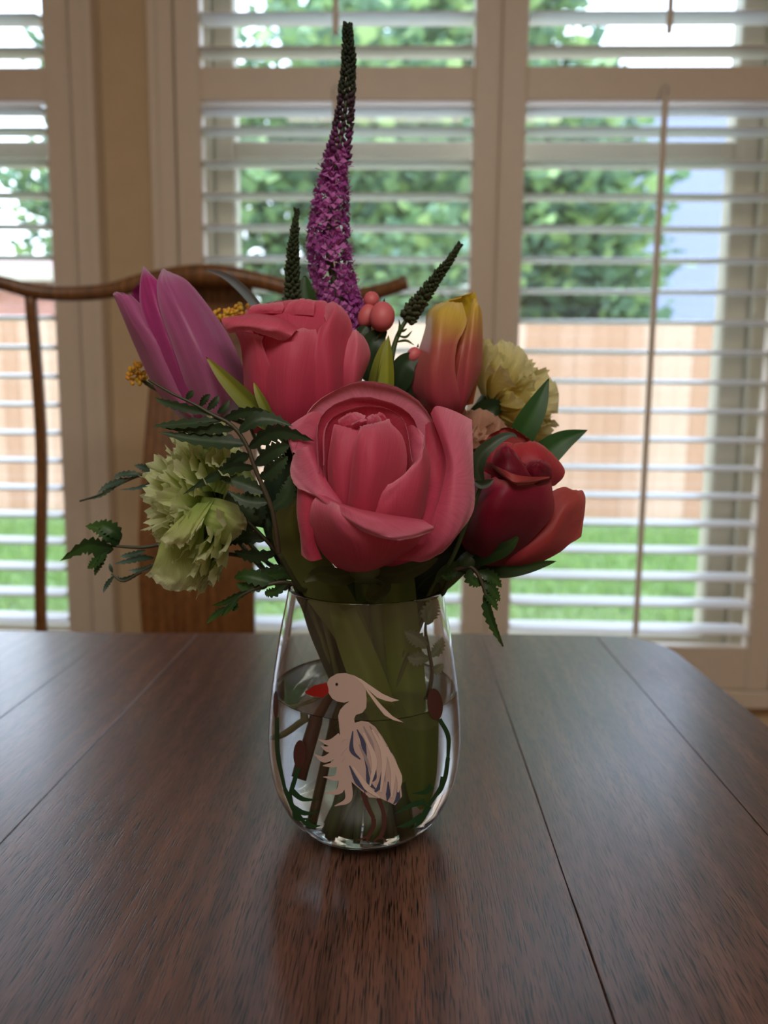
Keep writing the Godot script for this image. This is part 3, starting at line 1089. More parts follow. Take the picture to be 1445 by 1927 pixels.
func build_roses() -> void:
	var g1 := [lc(92, 110, 52), lc(74, 96, 44), lc(84, 104, 52)]
	# --- the large pink rose in front
	var d := .315
	var o := flower("rose", "large open pale pink rose at the very front, just above the glass rim", "rose", d, 700, 1050, "")
	var c := [lc(212, 78, 108), lc(230, 112, 142), lc(240, 152, 176)]
	var ci := [lc(204, 60, 90), lc(222, 82, 112), lc(238, 124, 150)]
	var rim := Color(.9, .42, .5, .5)
	part(o, "bud_core", egg(d, Vector3(700, 900, 10), Vector3(78, 112, 62), .05, lc(196, 62, 86)), M.pink)
	var P := [
		# back petal and its left lobe
		[[lc(222, 100, 130), lc(238, 140, 166), lc(246, 168, 188)], [[600, 905, 0, 640, 860, -25, 700, 840, -35, 780, 850, -25, 815, 940, -6], [568, 858, 8, 606, 785, -22, 692, 752, -40, 780, 776, -26, 836, 880, -14], [556, 838, 14, 592, 762, -14, 684, 724, -34, 786, 760, -24, 850, 872, -12], [556, 842, 22, 590, 764, -4, 681, 717, -22, 788, 754, -14, 854, 880, -8]]],
		[c, [[606, 868, 14, 606, 824, 10, 618, 788, 4], [578, 866, 22, 574, 818, 18, 592, 774, 6], [553, 852, 26, 548, 818, 24, 566, 786, 12], [551, 857, 18, 541, 824, 18, 544, 800, 10]]],
		# rings round the bud
		[ci, [[632, 930, 30, 645, 850, 0, 700, 825, -12, 745, 845, 0, 768, 920, 30], [606, 905, 60, 612, 815, 22, 690, 772, -8, 768, 800, 22, 790, 885, 50], [598, 892, 72, 602, 790, 34, 682, 752, 2, 772, 782, 32, 800, 866, 56], [600, 888, 80, 604, 784, 42, 680, 747, 12, 770, 778, 42, 799, 858, 64]]],
		[ci, [[628, 950, 50, 640, 850, 20, 695, 830, 6, 742, 848, 22, 764, 930, 50], [612, 920, 74, 620, 822, 42, 690, 790, 10, 752, 812, 42, 774, 885, 66], [608, 880, 84, 614, 800, 54, 686, 768, 20, 756, 788, 50, 777, 872, 76], [610, 874, 90, 618, 795, 60, 684, 763, 28, 754, 784, 56, 775, 866, 82]]],
		# bud petals
		[ci, [[630, 1010, 64, 648, 1010, 84, 676, 1005, 86], [622, 945, 70, 642, 950, 96, 682, 948, 92], [616, 880, 72, 636, 882, 100, 680, 880, 94], [622, 830, 66, 640, 832, 90, 682, 830, 88], [628, 800, 58, 648, 806, 76, 680, 810, 78], [634, 800, 44, 652, 804, 54, 676, 806, 58]]],
		[ci, [[642, 1006, 84, 664, 1010, 108, 690, 1012, 112, 738, 1002, 84], [654, 946, 116, 672, 950, 138, 700, 950, 138, 754, 936, 92], [661, 882, 128, 680, 882, 148, 712, 882, 144, 766, 870, 84], [669, 830, 124, 686, 828, 138, 714, 826, 130, 758, 822, 78], [677, 808, 112, 690, 806, 116, 708, 803, 110, 737, 798, 74], [676, 802, 88, 690, 799, 84, 706, 796, 78, 733, 788, 58]]],
		# small curls of the heart
		[c, [[664, 812, 70, 676, 806, 76, 690, 800, 72], [661, 800, 82, 674, 794, 90, 690, 792, 84], [664, 796, 74, 676, 790, 78, 691, 788, 74]]],
		[c, [[690, 812, 66, 706, 806, 70, 716, 812, 60], [692, 792, 72, 706, 784, 76, 718, 796, 66], [690, 786, 64, 704, 779, 66, 717, 786, 58]]],
		[c, [[640, 806, 50, 656, 800, 56, 668, 806, 56], [636, 792, 56, 660, 780, 56, 684, 790, 62], [642, 786, 48, 664, 775, 46, 688, 782, 54]]],
		[ci, [[702, 806, 52, 716, 802, 50, 726, 808, 50], [706, 786, 60, 718, 782, 56, 728, 792, 54], [708, 780, 52, 716, 776, 50, 724, 782, 48]]],
		# right middle petal wrapping the bud, and its turned inner face
		[ci, [[655, 1010, 86, 700, 1016, 108, 735, 1012, 108, 778, 1000, 88, 800, 960, 40], [660, 978, 106, 710, 972, 128, 748, 955, 124, 788, 925, 94, 810, 880, 44], [665, 956, 112, 714, 934, 128, 752, 912, 120, 790, 878, 88, 802, 840, 54], [666, 949, 110, 714, 922, 122, 752, 898, 112, 789, 860, 80, 797, 826, 60]]],
		[c, [[770, 900, 50, 766, 850, 40, 768, 802, 36], [778, 880, 74, 778, 838, 56, 776, 800, 46], [788, 864, 84, 794, 836, 70, 788, 808, 56], [791, 858, 80, 799, 838, 66, 798, 820, 58]]],
		# left petal rolled outward, its lower flank
		[c, [[588, 842, 44, 596, 862, 54, 616, 906, 78, 644, 946, 104], [578, 840, 54, 586, 868, 66, 606, 912, 88, 638, 948, 112], [562, 846, 50, 566, 884, 62, 584, 918, 84, 618, 946, 108], [551, 858, 32, 546, 889, 44, 559, 917, 64, 598, 937, 92]]],
		[ci, [[606, 900, 76, 598, 955, 80, 590, 1005, 74, 606, 1052, 52], [584, 900, 68, 574, 965, 72, 576, 1012, 66, 588, 1056, 52], [566, 900, 48, 562, 964, 56, 568, 1014, 54, 576, 1052, 44], [560, 904, 24, 558, 964, 34, 565, 1014, 36, 567, 1044, 34]]],
		# front lower petal, its rim folded over as a broad lip
		[ci, [[640, 1074, -30, 686, 1078, -24, 732, 1064, -36], [604, 1038, 40, 684, 1062, 80, 776, 1036, 34], [584, 990, 76, 678, 1026, 132, 792, 1014, 70], [586, 950, 90, 660, 988, 148, 806, 1002, 84], [598, 930, 88, 664, 960, 146, 808, 990, 84]]],
		[c, [[578, 918, 70, 606, 930, 94, 650, 950, 126, 718, 966, 138, 796, 978, 100], [588, 926, 88, 614, 940, 114, 660, 960, 154, 722, 978, 162, 806, 985, 108], [592, 932, 92, 618, 951, 122, 672, 986, 162, 742, 1006, 160, 816, 992, 108], [597, 940, 84, 628, 965, 112, 684, 1000, 148, 752, 1017, 150, 812, 1002, 98]]],
		[ci, [[680, 1074, -54, 740, 1072, -44, 800, 1054, -44], [750, 1010, -6, 810, 1006, 0, 852, 985, -24], [790, 900, -20, 836, 900, -16, 872, 890, -34], [800, 812, -34, 832, 796, -30, 852, 786, -36]]],
		# big right petal: hollow inside, rolled rim towards the viewer
		[ci, [[770, 1000, 40, 786, 935, 20, 802, 870, 0, 800, 790, -24], [800, 1008, 62, 822, 935, 34, 832, 872, 10, 818, 790, -16], [816, 992, 84, 836, 918, 66, 842, 860, 36, 822, 772, 4]]],
		[c, [[738, 1054, 22, 784, 1018, 54, 812, 980, 78, 832, 918, 66, 838, 860, 38, 810, 778, 2], [776, 1056, 44, 818, 1030, 78, 842, 990, 92, 853, 920, 80, 852, 860, 54, 822, 764, 6], [790, 1058, 44, 830, 1036, 70, 860, 1000, 82, 880, 935, 70, 876, 868, 48, 856, 774, 12], [800, 1056, 34, 832, 1040, 54, 864, 1004, 60, 892, 957, 50, 891, 880, 30, 888, 791, 10]]]]
	for q in P: part(o, "petal", petal(d, q[1], q[0], 1.0, 20, 18, rim), M.pink)
	for q in [[690, 1070, -30, 740, 1082, -10, 790, 1066, 10, 826, 1050, 14], [690, 1072, -40, 640, 1086, -20, 600, 1080, 0, 570, 1096, 10], [700, 1074, -50, 720, 1100, -50, 700, 1120, -40, 690, 1130, -30]]: sepal(o, d, q, 17, [lc(52, 62, 32), lc(66, 74, 40)])
	part(o, "receptacle", egg(d, Vector3(690, 1074, -50), Vector3(40, 26, 40), 0, lc(72, 84, 46)), M.stem)
	stem(o, K(690, 1080, -60, d), Vector2(.004, .012), Vector3(.016, TOP + .0075, .006), .0032, g1)

	# --- the pink rose behind, left
	d = .348
	o = flower("rose", "upright salmon pink rose behind the front one, seen from the side beside the purple tulip", "rose", d, 560, 800, "")
	c = [lc(216, 72, 104), lc(236, 102, 132), lc(248, 144, 164)]
	ci = [lc(206, 58, 92), lc(226, 82, 114), lc(240, 118, 142)]
	rim = Color(.9, .38, .46, .5)
	part(o, "bud_core", egg(d, Vector3(555, 690, -5), Vector3(82, 115, 60), .02, lc(200, 62, 84)), M.pink)
	P = [
		[c, [[470, 720, -40, 545, 720, -75, 640, 720, -40], [458, 640, -30, 545, 625, -60, 642, 630, -34], [462, 590, -22, 520, 574, -40, 582, 570, -40, 640, 586, -28], [470, 578, -18, 520, 567, -32, 575, 564, -32, 634, 574, -22]]],
		[ci, [[486, 660, 30, 545, 660, 56, 604, 650, 40], [474, 614, 22, 545, 604, 44, 624, 606, 28], [470, 584, 4, 540, 572, 14, 622, 578, 4], [482, 577, -16, 545, 564, -20, 612, 566, -18]]],
		[c, [[466, 596, 16, 500, 590, 30, 530, 590, 34], [468, 582, 18, 505, 578, 30, 534, 578, 32], [474, 575, 8, 505, 570, 12, 532, 570, 12]]],
		[c, [[530, 596, 34, 560, 592, 38, 590, 594, 34], [540, 576, 30, 566, 570, 34, 592, 574, 28], [548, 566, 10, 570, 562, 10, 592, 566, 8]]],
		[ci, [[478, 815, -6, 500, 820, 24, 534, 822, 38], [461, 748, -6, 482, 758, 44, 526, 742, 66], [457, 692, -6, 474, 692, 50, 510, 692, 70], [452, 648, 0, 472, 648, 52, 494, 648, 66], [440, 622, 10, 466, 624, 58, 496, 634, 72]]],
		[c, [[432, 596, 14, 480, 590, 34, 530, 598, 54, 562, 618, 62], [417, 600, 40, 474, 599, 72, 521, 607, 92, 553, 626, 86], [423, 617, 48, 462, 613, 86, 502, 620, 102, 547, 634, 92], [432, 628, 36, 467, 622, 68, 500, 632, 86, 536, 642, 78]]],
		[ci, [[490, 815, 20, 545, 826, 50, 598, 812, 30], [484, 762, 36, 540, 772, 80, 604, 760, 54], [481, 700, 44, 540, 706, 92, 606, 700, 64], [490, 655, 44, 545, 660, 88, 602, 650, 62], [500, 633, 36, 548, 634, 76, 596, 628, 50], [506, 622, 18, 550, 620, 52, 594, 614, 32]]],
		[ci, [[570, 820, 30, 610, 820, 24, 645, 800, -10], [588, 762, 58, 625, 762, 54, 655, 750, 0], [590, 700, 70, 625, 700, 66, 655, 690, 5], [593, 650, 70, 620, 640, 64, 660, 640, 5], [601, 618, 58, 626, 600, 54, 663, 616, 5], [613, 606, 40, 632, 580, 30, 656, 594, 2], [604, 584, 2, 622, 568, 6, 640, 574, -6]]],
		[c, [[625, 810, -20, 650, 800, -6, 672, 770, -30], [632, 742, 6, 664, 742, 24, 678, 724, -28], [639, 692, 20, 670, 692, 36, 696, 676, -18], [650, 650, 14, 675, 648, 26, 694, 652, -18], [660, 622, -2, 672, 622, 6, 685, 634, -18]]]]
	for q in P: part(o, "petal", petal(d, q[1], q[0], 1.0, 18, 18, rim), M.pink)
	part(o, "receptacle", egg(d, Vector3(560, 818, -30), Vector3(36, 26, 36), 0, lc(72, 84, 46)), M.stem)
	stem(o, K(565, 830, -40, d), Vector2(-.008, -.006), Vector3(.002, TOP + .0075, -.014), .003, g1)

	# --- the crimson rose, right
	d = .342
	o = flower("rose", "half open crimson rose with coral rims, at the right of the bunch", "rose", d, 900, 1045, "")
	c = [lc(150, 24, 48), lc(186, 52, 66), lc(206, 84, 84)]
	ci = [lc(100, 6, 30), lc(118, 10, 38), lc(150, 28, 58)]
	var co := [lc(138, 30, 44), lc(168, 62, 62), lc(180, 84, 80)]
	rim = Color(.55, .17, .17, .5)
	part(o, "bud_core", egg(d, Vector3(965, 940, 5), Vector3(66, 100, 56), .35, lc(104, 8, 28)), M.red)
	P = [
		[co, [[905, 900, -10, 950, 890, -20, 1005, 890, -12], [900, 858, -6, 948, 842, -16, 1004, 856, -12], [918, 822, -6, 958, 808, -12, 998, 830, -12], [930, 813, 0, 960, 804, -4, 994, 824, -6]]],
		[c, [[970, 915, 30, 1012, 920, 34, 1044, 914, 2], [962, 875, 38, 1018, 870, 44, 1060, 898, -4], [960, 846, 16, 1010, 836, 20, 1061, 880, -10], [966, 836, -4, 1006, 831, -4, 1038, 850, -12]]],
		[c, [[905, 905, 24, 930, 895, 36, 960, 890, 40], [908, 868, 20, 930, 850, 30, 962, 850, 34], [922, 848, 6, 944, 836, 14, 964, 838, 18], [934, 840, -6, 950, 832, -2, 966, 834, 2]]],
		[ci, [[925, 905, 68, 962, 915, 82, 1004, 902, 70], [924, 880, 60, 956, 880, 82, 994, 888, 72], [928, 858, 44, 950, 848, 62, 974, 856, 66], [934, 846, 30, 952, 835, 46, 966, 846, 54]]],
		[ci, [[982, 910, 60, 1012, 912, 66, 1038, 902, 48], [986, 884, 62, 1012, 876, 72, 1038, 882, 50], [992, 870, 46, 1015, 863, 52, 1032, 870, 38]]],
		[co, [[908, 1062, -16, 922, 1068, -4, 936, 1070, -8], [962, 1000, 4, 980, 1046, 30, 990, 1068, 4], [1010, 950, 6, 1034, 1010, 34, 1046, 1044, 0], [1040, 924, 2, 1064, 962, 24, 1072, 1024, -6], [1062, 916, -4, 1090, 945, 8, 1086, 1016, -10], [1074, 921, -10, 1101, 932, -4, 1094, 1010, -14]]],
		[ci, [[882, 1044, 0, 912, 1064, 22, 950, 1064, 10], [864, 1010, 14, 918, 1014, 80, 1004, 1012, 40], [868, 962, 22, 930, 962, 102, 1041, 966, 42], [884, 915, 24, 945, 928, 104, 1040, 926, 44], [904, 884, 18, 960, 906, 94, 1036, 903, 40]]],
		[co, [[906, 880, 30, 950, 896, 84, 984, 902, 88, 1036, 899, 46], [914, 866, 48, 950, 885, 102, 985, 896, 102, 1035, 897, 52], [922, 876, 54, 956, 900, 110, 982, 908, 108, 1033, 900, 56], [930, 886, 46, 960, 906, 100, 982, 913, 96, 1034, 903, 48]]]]
	for q in P: part(o, "petal", petal(d, q[1], q[0], 1.2, 18, 18, rim), M.red)
	var dk := [lc(28, 44, 24), lc(36, 56, 28), lc(48, 66, 34)]
	for q in [[880, 1062, 10, 920, 1046, 46, 955, 1030, 70, 977, 1008, 78], [890, 1066, -10, 940, 1073, 6, 990, 1068, 10, 1047, 1056, 4], [886, 1066, 0, 860, 1070, 10, 835, 1080, 10, 818, 1096, 8]]: sepal(o, d, q, 15, dk)
	part(o, "receptacle", egg(d, Vector3(888, 1056, -6), Vector3(34, 22, 30), -.5, lc(46, 62, 34)), M.stem)
	stem(o, K(880, 1062, -10, d), Vector2(.024, -.004), Vector3(-.006, TOP + .0078, .008), .0028, g1)

func build_tulips() -> void:
	var d := .362
	var o := flower("tulip", "purple tulip leaning out to the upper left", "tulip", d, 405, 800)
	var c := [lc(182, 122, 152), lc(180, 100, 144), lc(182, 92, 144), lc(196, 110, 164)]
	var ce := [lc(158, 84, 124), lc(164, 62, 120), lc(184, 60, 134), lc(198, 62, 142)]
	var rim := Color(.62, .4, .58, .8)
	for q in [
		[ce, [[410, 800, -20, 430, 790, -40, 455, 770, -30], [380, 700, -40, 420, 690, -60, 462, 710, -24], [350, 610, -40, 388, 600, -56, 434, 640, -24], [315, 545, -30, 345, 540, -36, 392, 578, -14], [318, 516, -16, 334, 516, -16, 352, 530, -6]]],
		[ce, [[370, 800, -20, 390, 796, -40, 410, 790, -20], [300, 715, -20, 330, 700, -50, 380, 690, -50], [258, 630, -14, 285, 610, -44, 340, 600, -46], [246, 560, -4, 268, 545, -24, 310, 540, -24], [254, 538, 0, 264, 532, -4, 276, 530, -4]]],
		[c, [[360, 804, -10, 380, 806, 8, 398, 800, 6], [322, 770, 6, 346, 778, 38, 368, 778, 44], [286, 722, 4, 310, 724, 44, 344, 724, 54], [255, 655, 0, 280, 656, 42, 314, 652, 52], [234, 605, 0, 252, 605, 32, 288, 602, 42], [217, 564, 0, 228, 557, 14, 250, 558, 18], [212, 553, 0, 218, 550, 3, 226, 552, 4]]],
		[ce, [[366, 800, 6, 384, 806, 14, 400, 802, 8], [340, 772, 36, 362, 776, 44, 384, 772, 40], [316, 716, 46, 346, 714, 58, 374, 706, 50], [289, 646, 44, 316, 644, 56, 344, 636, 52], [265, 582, 32, 290, 576, 44, 318, 566, 42], [263, 536, 16, 276, 524, 24, 300, 531, 22], [269, 503, 5, 271, 500, 6, 276, 506, 6]]],
		[c, [[372, 806, 0, 398, 812, 24, 432, 796, 0], [368, 772, 36, 412, 780, 56, 456, 752, -4], [346, 716, 60, 402, 710, 74, 459, 702, -2], [324, 650, 64, 374, 648, 80, 435, 640, 4], [300, 580, 56, 344, 580, 66, 400, 586, 6], [295, 535, 36, 320, 536, 44, 354, 530, 4], [304, 508, 18, 308, 506, 20, 318, 512, 8]]]]:
		part(o, "petal", petal(d, q[1], q[0], 1.4, 18, 24, rim), M.tulip)
	part(o, "receptacle", egg(d, Vector3(404, 800, -10), Vector3(26, 20, 26), .5, lc(150, 150, 110)), M.stem)
	stem(o, K(408, 806, -16, d), Vector2(-.021, -.002), Vector3(.0105, TOP + .008, -.012), .0042, [lc(110, 122, 62), lc(92, 110, 52)])
	# its leaves
	var yg := [lc(88, 104, 44), lc(120, 128, 52), lc(150, 146, 62)]
	leaf(o, "leaf", d, [520, 812, 90, 476, 766, 96, 424, 712, 96, 387, 671, 90], 19, .9, yg, .35, .2, .25)
	leaf(o, "leaf", d, [512, 800, 110, 500, 770, 112, 486, 740, 110, 477, 718, 106], 10, .9, yg, .35, .2, .3)

	d = .372
	o = flower("tulip", "yellow tulip flushed with pink, upright at the right behind the front rose", "tulip", d, 845, 780)
	c = [lc(172, 60, 80), lc(190, 76, 92), lc(200, 106, 96), lc(226, 186, 90), lc(238, 214, 88)]
	ce = [lc(190, 90, 70), lc(222, 170, 66), lc(238, 208, 60), lc(238, 206, 44)]
	var cd := [lc(150, 48, 56), lc(164, 54, 62), lc(180, 80, 64), lc(206, 150, 70)]
	rim = Color(.72, .48, .28, .5)
	for q in [
		[ce, [[790, 770, -24, 840, 770, -50, 890, 760, -24], [792, 690, -20, 845, 690, -46, 904, 690, -18], [800, 625, -14, 850, 625, -36, 906, 640, -14], [804, 590, -10, 856, 576, -18, 904, 592, -8], [832, 570, -5, 862, 560, -6, 898, 562, -2], [868, 560, 0, 882, 553, 0, 893, 548, 0]]],
		[cd, [[838, 784, 4, 852, 786, 8, 868, 780, 4], [846, 740, 18, 862, 746, 22, 886, 740, 10], [850, 690, 22, 868, 690, 28, 892, 690, 18], [862, 640, 18, 876, 640, 22, 894, 640, 14], [876, 600, 8, 882, 598, 10, 890, 600, 6]]],
		[c, [[846, 784, 0, 858, 784, 8, 870, 778, 0], [858, 752, 26, 876, 756, 24, 888, 738, 0], [860, 704, 30, 884, 704, 38, 905, 698, 0], [869, 655, 28, 890, 650, 34, 908, 655, 0], [877, 612, 12, 894, 606, 24, 908, 610, 0], [884, 580, 4, 897, 574, 12, 906, 584, 0], [890, 562, 0, 896, 564, 2, 900, 570, 0]]],
		[c, [[806, 782, -4, 832, 788, 14, 858, 784, 6], [776, 742, 4, 816, 760, 48, 866, 752, 32], [772, 706, 4, 812, 708, 62, 856, 694, 46], [787, 660, 0, 818, 656, 60, 860, 648, 44], [800, 618, -4, 826, 614, 48, 872, 624, 32], [804, 590, -6, 832, 582, 28, 878, 602, 20], [820, 573, -6, 845, 567, 8, 870, 570, 8]]]]:
		part(o, "petal", petal(d, q[1], q[0], 1.2, 18, 22, rim), M.tulip)
	part(o, "receptacle", egg(d, Vector3(838, 780, 0), Vector3(26, 16, 26), 0, lc(150, 140, 90)), M.stem)
	stem(o, K(838, 788, -6, d), Vector2(.014, -.012), Vector3(.004, TOP + .008, .014), .0042, [lc(116, 128, 60), lc(96, 116, 50), lc(104, 122, 50)])
	leaf(o, "leaf", d, [700, 760, 40, 706, 715, 40, 716, 670, 40, 727, 636, 36], 14, .9, yg, .35, .9, .3)
	leaf(o, "leaf", d, [728, 760, 50, 728, 715, 50, 729, 670, 50, 731, 630, 46], 16, .9, [lc(110, 124, 44), lc(140, 146, 50), lc(130, 138, 56)], .35, .3, .3)

# ruffled flower: many fringed petals round an axis in the picture frame
func carnation(o: Node3D, d0: float, c: Vector3, axis: Vector3, n: int, length: float, tilt: float, stops: Array, sd: int, open_z := 2.0) -> void:
	var r := RandomNumberGenerator.new()
	r.seed = sd
	var a := axis.normalized()
	var b1 := a.cross(Vector3(0.1, 1, 0.2)).normalized()
	var b2 := a.cross(b1)
	var nu := 26
	var nv := 9
	for i in n:
		var t := (i + .5) / n
		var tl := lerpf(.06, tilt, pow(t, .62)) + r.randf_range(-.06, .06)
		var ph := i * 2.39996 + r.randf_range(-.25, .25)
		var round_ := b1 * cos(ph) + b2 * sin(ph)
		var dir := a * cos(tl) + round_ * sin(tl)
		var side := a.cross(round_)
		var nrm := side.cross(dir)
		if dir.z > open_z: continue
		var ll := length * r.randf_range(.82, 1.06) * lerpf(.92, 1.0, t)
		var ww := length * lerpf(.40, .62, t) * r.randf_range(.85, 1.15)
		var k1 := r.randf_range(5.0, 8.0)
		var p1 := r.randf() * TAU
		var curl := lerpf(-.05, .22, t) * r.randf_range(.6, 1.2)
		var p := PackedVector3Array()
		var col := PackedColorArray()
		var tone := r.randf_range(.92, 1.06)
		for j in nv + 1:
			var v := float(j) / nv
			for m in nu + 1:
				var u := float(m) / nu * 2.0 - 1.0
				var tooth := (.055 if m % 2 == 0 else 0.0) + .05 * sin(u * 11.0 + p1)
				var l := ll * v * (1.0 - .22 * u * u * v) * (1.0 - tooth * v * v)
				var wid := ww * (.10 + .90 * pow(v, 1.1))
				var q := c + dir * l + side * (u * wid)
				q += nrm * (ll * (.06 * sin(u * k1 + p1) * v * v + .03 * sin(u * 17.0 + p1 * 2.0) * v * v * v + curl * v * v * v * -1.0))
				q -= dir * (ll * .10 * absf(sin(u * k1 * .5 + p1)) * v * v * v)
				p.append(K(q.x, q.y, q.z, d0))
				col.append(ramp(stops, v) * tone)
		part(o, "petal", sheet(p, nu, nv, col), M.frill)

func build_carnations() -> void:
	var d := .335
	var o := flower("carnation", "pale green ruffled carnation hanging out at the lower left", "carnation", d, 450, 960)
	carnation(o, d, Vector3(412, 952, -18), Vector3(-1.0, -.02, .18), 72, 168, 1.75, [lc(158, 186, 92), lc(198, 218, 124), lc(222, 236, 156), lc(242, 248, 200)], 5, .76)
	var dk := [lc(52, 76, 44), lc(64, 88, 52)]
	var gc := [lc(170, 196, 104), lc(206, 222, 134), lc(228, 236, 168), lc(246, 246, 208)]
	for g in [[[380, 935, 50, 376, 950, 64, 370, 965, 60], [412, 938, 54, 418, 965, 76, 392, 995, 74], [444, 948, 36, 452, 985, 52, 418, 1024, 54], [450, 953, 24, 465, 990, 32, 434, 1020, 38]],
		[[404, 938, 60, 388, 946, 74, 372, 946, 74], [394, 956, 84, 364, 980, 102, 334, 980, 86], [384, 976, 92, 350, 1008, 108, 310, 1004, 90], [378, 994, 92, 342, 1026, 100, 296, 1018, 84]],
		[[384, 966, 50, 350, 975, 70, 320, 970, 50], [384, 1030, 34, 340, 1040, 50, 300, 1030, 34], [394, 1072, 20, 345, 1090, 30, 285, 1070, 20], [390, 1096, 10, 330, 1114, 10, 272, 1080, 8]],
		[[420, 930, 36, 400, 925, 46, 380, 925, 44], [450, 880, 24, 420, 868, 44, 380, 866, 44], [462, 858, -4, 430, 838, 4, 385, 836, 8], [463, 852, -8, 428, 826, -6, 380, 826, 0]]]:
		part(o, "petal", petal(d, g, gc, 3.4, 26, 12), M.frill)
	part(o, "calyx", tube(pts(d, [500, 978, -26, 470, 968, -22, 440, 958, -20, 410, 950, -18]), [.004, .0052, .0066, .0085], 10, 14, dk), M.stem)
	stem(o, K(498, 976, -26, d), Vector2(-.026, .006), Vector3(.006, TOP + .0078, .004), .0021, [lc(62, 86, 50), lc(92, 108, 60)])

	d = .405
	o = flower("carnation", "cream yellow ruffled carnation at the right, behind the yellow tulip", "carnation", d, 925, 770)
	carnation(o, d, Vector3(918, 766, 0), Vector3(.78, -.55, -.12), 48, 142, 1.42, [lc(224, 200, 100), lc(240, 222, 128), lc(250, 236, 156), lc(254, 246, 190)], 9, .7)
	gc = [lc(226, 204, 108), lc(240, 224, 134), lc(250, 238, 164), lc(255, 248, 200)]
	for g in [[[930, 765, 10, 935, 775, 20, 930, 785, 14], [960, 762, 34, 962, 790, 44, 950, 800, 30], [1000, 782, 32, 1000, 810, 32, 985, 815, 18], [1038, 802, 16, 1034, 822, 12, 1000, 828, 8]],
		[[925, 768, 20, 930, 762, 26, 925, 755, 20], [938, 748, 50, 950, 725, 56, 920, 700, 40], [978, 738, 48, 972, 690, 50, 930, 660, 32], [1012, 716, 30, 986, 662, 26, 940, 637, 16]],
		[[928, 770, 24, 932, 766, 30, 930, 758, 26], [965, 776, 50, 968, 752, 58, 950, 735, 50], [1010, 778, 40, 1016, 744, 46, 990, 714, 40], [1050, 774, 20, 1050, 732, 22, 1028, 700, 18]]]:
		part(o, "petal", petal(d, g, gc, 3.4, 26, 12), M.frill)
	part(o, "calyx", tube(pts(d, [880, 800, 0, 900, 784, 0, 922, 768, 0, 940, 756, 0]), [.004, .006, .0085, .010], 10, 14, dk), M.stem)
	leaf(o, "leaf", d, [886, 800, 30, 905, 780, 46, 930, 768, 46, 948, 772, 34], 22, .8, [lc(38, 56, 36), lc(46, 64, 40)])
	stem(o, K(880, 800, 0, d), Vector2(.022, -.018), Vector3(-.008, TOP + .008, -.004), .0022, [lc(62, 86, 50), lc(92, 108, 60)])

	d = .385
	o = flower("carnation", "pale peach flower half hidden between the front rose and the crimson rose", "carnation", d, 860, 850)
	carnation(o, d, Vector3(838, 848, 0), Vector3(.30, -.85, .35), 26, 106, 1.25, [lc(214, 160, 136), lc(226, 178, 152), lc(232, 190, 166)], 13)
	gc = [lc(206, 140, 116), lc(222, 166, 140), lc(236, 192, 168)]
	for g in [[[868, 880, 0, 885, 880, 8, 912, 880, 0], [872, 835, 6, 892, 830, 22, 922, 826, 4], [874, 790, 4, 900, 780, 18, 934, 796, 0], [880, 774, -4, 906, 769, 4, 932, 782, -6]],
		[[890, 880, -10, 915, 880, -6, 940, 870, -14], [900, 835, -4, 925, 830, 4, 950, 830, -10], [905, 800, -8, 930, 790, -4, 950, 800, -14], [910, 786, -12, 930, 780, -10, 945, 792, -16]]]:
		part(o, "petal", petal(d, g, gc, 1.6, 16, 12), M.frill)
	part(o, "calyx", tube(pts(d, [830, 910, 0, 832, 880, 0, 838, 850, 0]), [.004, .006, .009], 10, 10, dk), M.stem)
	stem(o, K(830, 910, 0, d), Vector2(.012, -.022), Vector3(-.012, TOP + .0082, .012), .0021, [lc(72, 92, 52), lc(92, 108, 60)])

